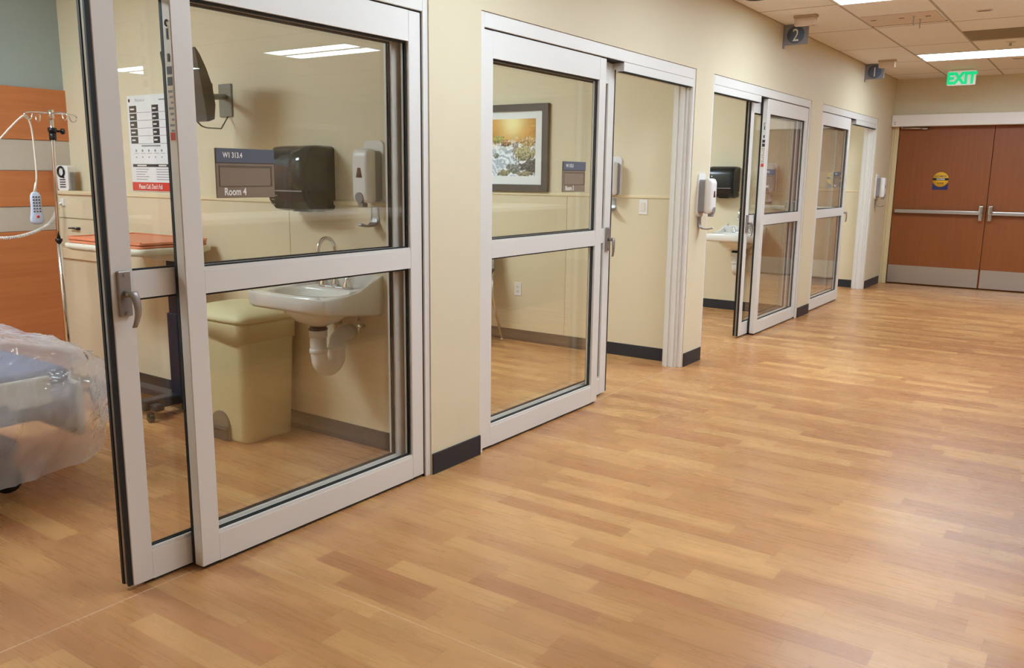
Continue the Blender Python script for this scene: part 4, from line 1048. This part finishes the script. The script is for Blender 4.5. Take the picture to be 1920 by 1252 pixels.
def dome(x, label):
    s = thing('call_light', label, 'call light', (x, -0.30, HC), 0, 'ceiling call lights beside the number flags')
    m = MB(); m.box(-0.03, 0.03, -0.095, 0.095, -0.022, 0, 0.004); m.build('mounting_plate', mat('tan_plastic', rgb(196, 168, 140), 0.5, noise=0.03), s)
    m = MB(); m.box(-0.024, 0.024, -0.088, 0.088, -0.085, -0.022, 0.006)
    for k in range(6): m.box(-0.027, 0.027, -0.080 + k * 0.029, -0.068 + k * 0.029, -0.082, -0.024)
    m.build('lens', mat('pale_lens', rgb(216, 194, 172), 0.4, noise=0.04), s)
dome(7.43, 'pale ribbed call light on the ceiling in front of number 2')
dome(10.60, 'pale ribbed call light on the ceiling in front of number 1')

# ------------------------------------------------------------------ ceiling fittings
M_FILLLIGHT = emit('dim_fill_lens', LIGHT_TINT, CORRIDOR_STRENGTH * 0.5)  # lens of the unseen lamps added as fill
def troffer(x0, y1, label, room=False, lens=None):
    s = thing('ceiling_light', label, 'ceiling light', (x0 + 0.3135, y1 - 0.625, HC), 0, 'recessed ceiling lights')
    hx, hy = 0.3, 0.612
    m = MB(); m.box(-hx, -hx + 0.022, -hy, hy, -0.012, 0); m.box(hx - 0.022, hx, -hy, hy, -0.012, 0); m.box(-hx + 0.022, hx - 0.022, -hy, -hy + 0.022, -0.012, 0); m.box(-hx + 0.022, hx - 0.022, hy - 0.022, hy, -0.012, 0)
    m.build('light_frame', M_WHITE, s)
    m = MB(); m.box(-0.03, 0.03, -hy + 0.022, hy - 0.022, -0.014, 0, 0.004); m.build('centre_bar', M_WHITE, s)
    for a in (-1, 1):
        m = MB(); m.box(a * 0.030, a * (hx - 0.022), -hy + 0.022, hy - 0.022, -0.008, 0); m.build('lens', lens or (M_ROOMLIGHT if room else M_LIGHT), s)
    return s
troffer(6.493, -0.63, 'bright ceiling light at the picture top beyond number 2')
troffer(10.25, -0.63, 'long bright ceiling light before the EXIT sign')
troffer(2.73, -0.63, 'bright corridor ceiling light above the picture edge outside room four')
troffer(4.612, -0.63, 'unseen dimmer ceiling light added to brighten the wall outside room three', lens=M_FILLLIGHT)  # lamp added out of view for the bright patch on the upper wall
troffer(10.25, -1.88, 'unseen ceiling light added past the long light before the EXIT sign')  # added out of view to brighten the corridor end
troffer(6.493, -1.88, 'unseen ceiling light added past the one beyond number 2')  # second unseen lamp, added as corridor fill
troffer(3.36, -2.51, 'unseen ceiling light added above the near end of the nurse station', lens=M_FILLLIGHT)  # added to shade the floor by the counter and lift the pillar
for x in (-1.03, 2.73, 6.493): troffer(x, -4.05, 'ceiling light over the nurse station, mirrored in the room four glass')
for x in (6.493,): troffer(x, -7.25, 'ceiling light across the unit, mirrored in the sliding leaf')
for i, x in enumerate((0.70, 3.85, 6.75, 9.70)): troffer(x, 2.95 , 'recessed light on the ceiling of ' + ROOMNAME[i], True)

s = thing('smoke_detector', 'round grey ceiling speaker grille at the picture top by the corridor wall', 'ceiling speaker', (6.52, -0.19, HC))
m = MB(); m.lathe([(0.001, 0), (0.10, 0), (0.10, -0.006), (0.088, -0.012), (0.001, -0.012)], (0, 0, 0), 28); m.build('ring', M_WARMWHITE, s)
m = MB()
for r in (0.02, 0.04, 0.06, 0.078): m.lathe([(r - 0.006, -0.012), (r, -0.012), (r, -0.015), (r - 0.006, -0.015)], (0, 0, 0), 28)
m.build('grille', M_GREYP, s)
bpy.data.objects['smoke_detector'].name = 'ceiling_speaker'
s = thing('sprinkler_head', 'small sprinkler head on the ceiling beside the long light', 'sprinkler', (9.82, -1.575, HC))
m = MB(); m.lathe([(0.001, 0), (0.045, 0), (0.040, -0.01), (0.001, -0.012)], (0, 0, 0), 20); m.build('escutcheon', M_WARMWHITE, s)
m = MB(); m.cyl((0, 0, -0.01), (0, 0, -0.035), 0.012, 12); m.lathe([(0.001, -0.035), (0.022, -0.035), (0.022, -0.038), (0.001, -0.038)], (0, 0, 0), 16); m.build('deflector', M_STEEL, s)
s = thing('return_air_vent', 'olive grey flush return air panel in the ceiling near the long light', 'vent', (9.25, -1.565, HC))
m = MB(); m.box(-0.30, 0.30, -0.30, 0.30, -0.006, 0, 0.002, 1); m.build('vent_panel', mat('olive_grey_panel', rgb(142, 128, 102), 0.7, noise=0.06), s)
s = thing('access_panel', 'tan ceiling access panel with two hanging hooks between the lights', 'access panel', (8.02, -0.94, HC))
m = MB(); m.box(-0.27, 0.235, -0.29, 0.29, -0.006, 0, 0.002, 1); m.build('panel_board', mat('tan_panel', rgb(222, 206, 192), 0.7, noise=0.03), s)
m = MB(); m.box(0.236, 0.25, -0.30, 0.30, -0.0065, 0.0); m.build('panel_gap', mat('brown_gap', rgb(110, 82, 66), 0.8, noise=0.05), s)
for (x, y) in ((-0.12, -0.10), (0.05, -0.12)):
    m = MB(); m.tube([(x, y, 0), (x, y, -0.06), (x + 0.012, y, -0.075), (x + 0.022, y, -0.06)], 0.004, 8); m.lathe([(0.001, 0), (0.013, 0), (0.013, -0.01), (0.001, -0.01)], (x, y, 0), 12); m.build('hook', M_STEEL, s)
m = MB()
for (x, y) in ((-0.10, 0.0), (-0.09, -0.20), (-0.1, 0.22)):
    m = MB(); m.box(x, x + 0.03, y - 0.02, y + 0.02, -0.008, -0.006); m.build('screw_cover', M_SIGNTRIM, s)
for (x, y, lb) in ((7.94, -1.55, 'small dark ceiling slot beside the access panel'), (11.15, -1.54, 'small dark ceiling slot beyond the long light')):
    s = thing('ceiling_slot', lb, 'ceiling slot', (x, y, HC))
    m = MB(); m.box(-0.03, 0.03, -0.06, 0.06, -0.006, 0, 0.002, 1); m.build('slot_plate', MATS['tan_panel'], s)
    m = MB(); m.box(-0.012, 0.012, -0.045, 0.045, -0.0075, -0.006); m.build('slot_opening', M_INK, s)

# ------------------------------------------------------------------ across the unit (seen mirrored in the glass)
s = thing('nurse_station', 'nurse station counter outside the picture, mirrored low in the glass', 'counter', (6.66, -3.09, 0))
m = MB(); m.box(-3.2, 1.8, -0.10, 0.58, 0.0, 1.06, 0.004, 1); m.build('front_panel', wood_material('station_laminate', rgb(120, 74, 40), rgb(138, 88, 50)), s)
m = MB(); m.box(-3.25, 1.85, -0.16, 0.66, 1.06, 1.10, 0.006); m.build('counter_top', mat('pale_counter', rgb(200, 190, 176), 0.35, noise=0.04), s)
for n, x in ((1, 5.2), (2, 7.6), (3, 10.0)):
    t = thing('window_%d' % n, 'white framed window of a room across the unit, mirrored in the glass', 'window', (x, YR, 0), kind='structure')
    m = MB(); m.frame(0, 1.5, 0.3, 2.3, 0, 0.05, 0.10, 0.10, 0.10, 0.10); m.build('window_frame', M_WHITE, t)
    m = MB(); m.box(0.1, 1.4, 0.0, 0.02, 0.4, 2.2); m.build('window_blind', mat('pale_blind', rgb(210, 200, 170), 0.6, noise=0.03), t)
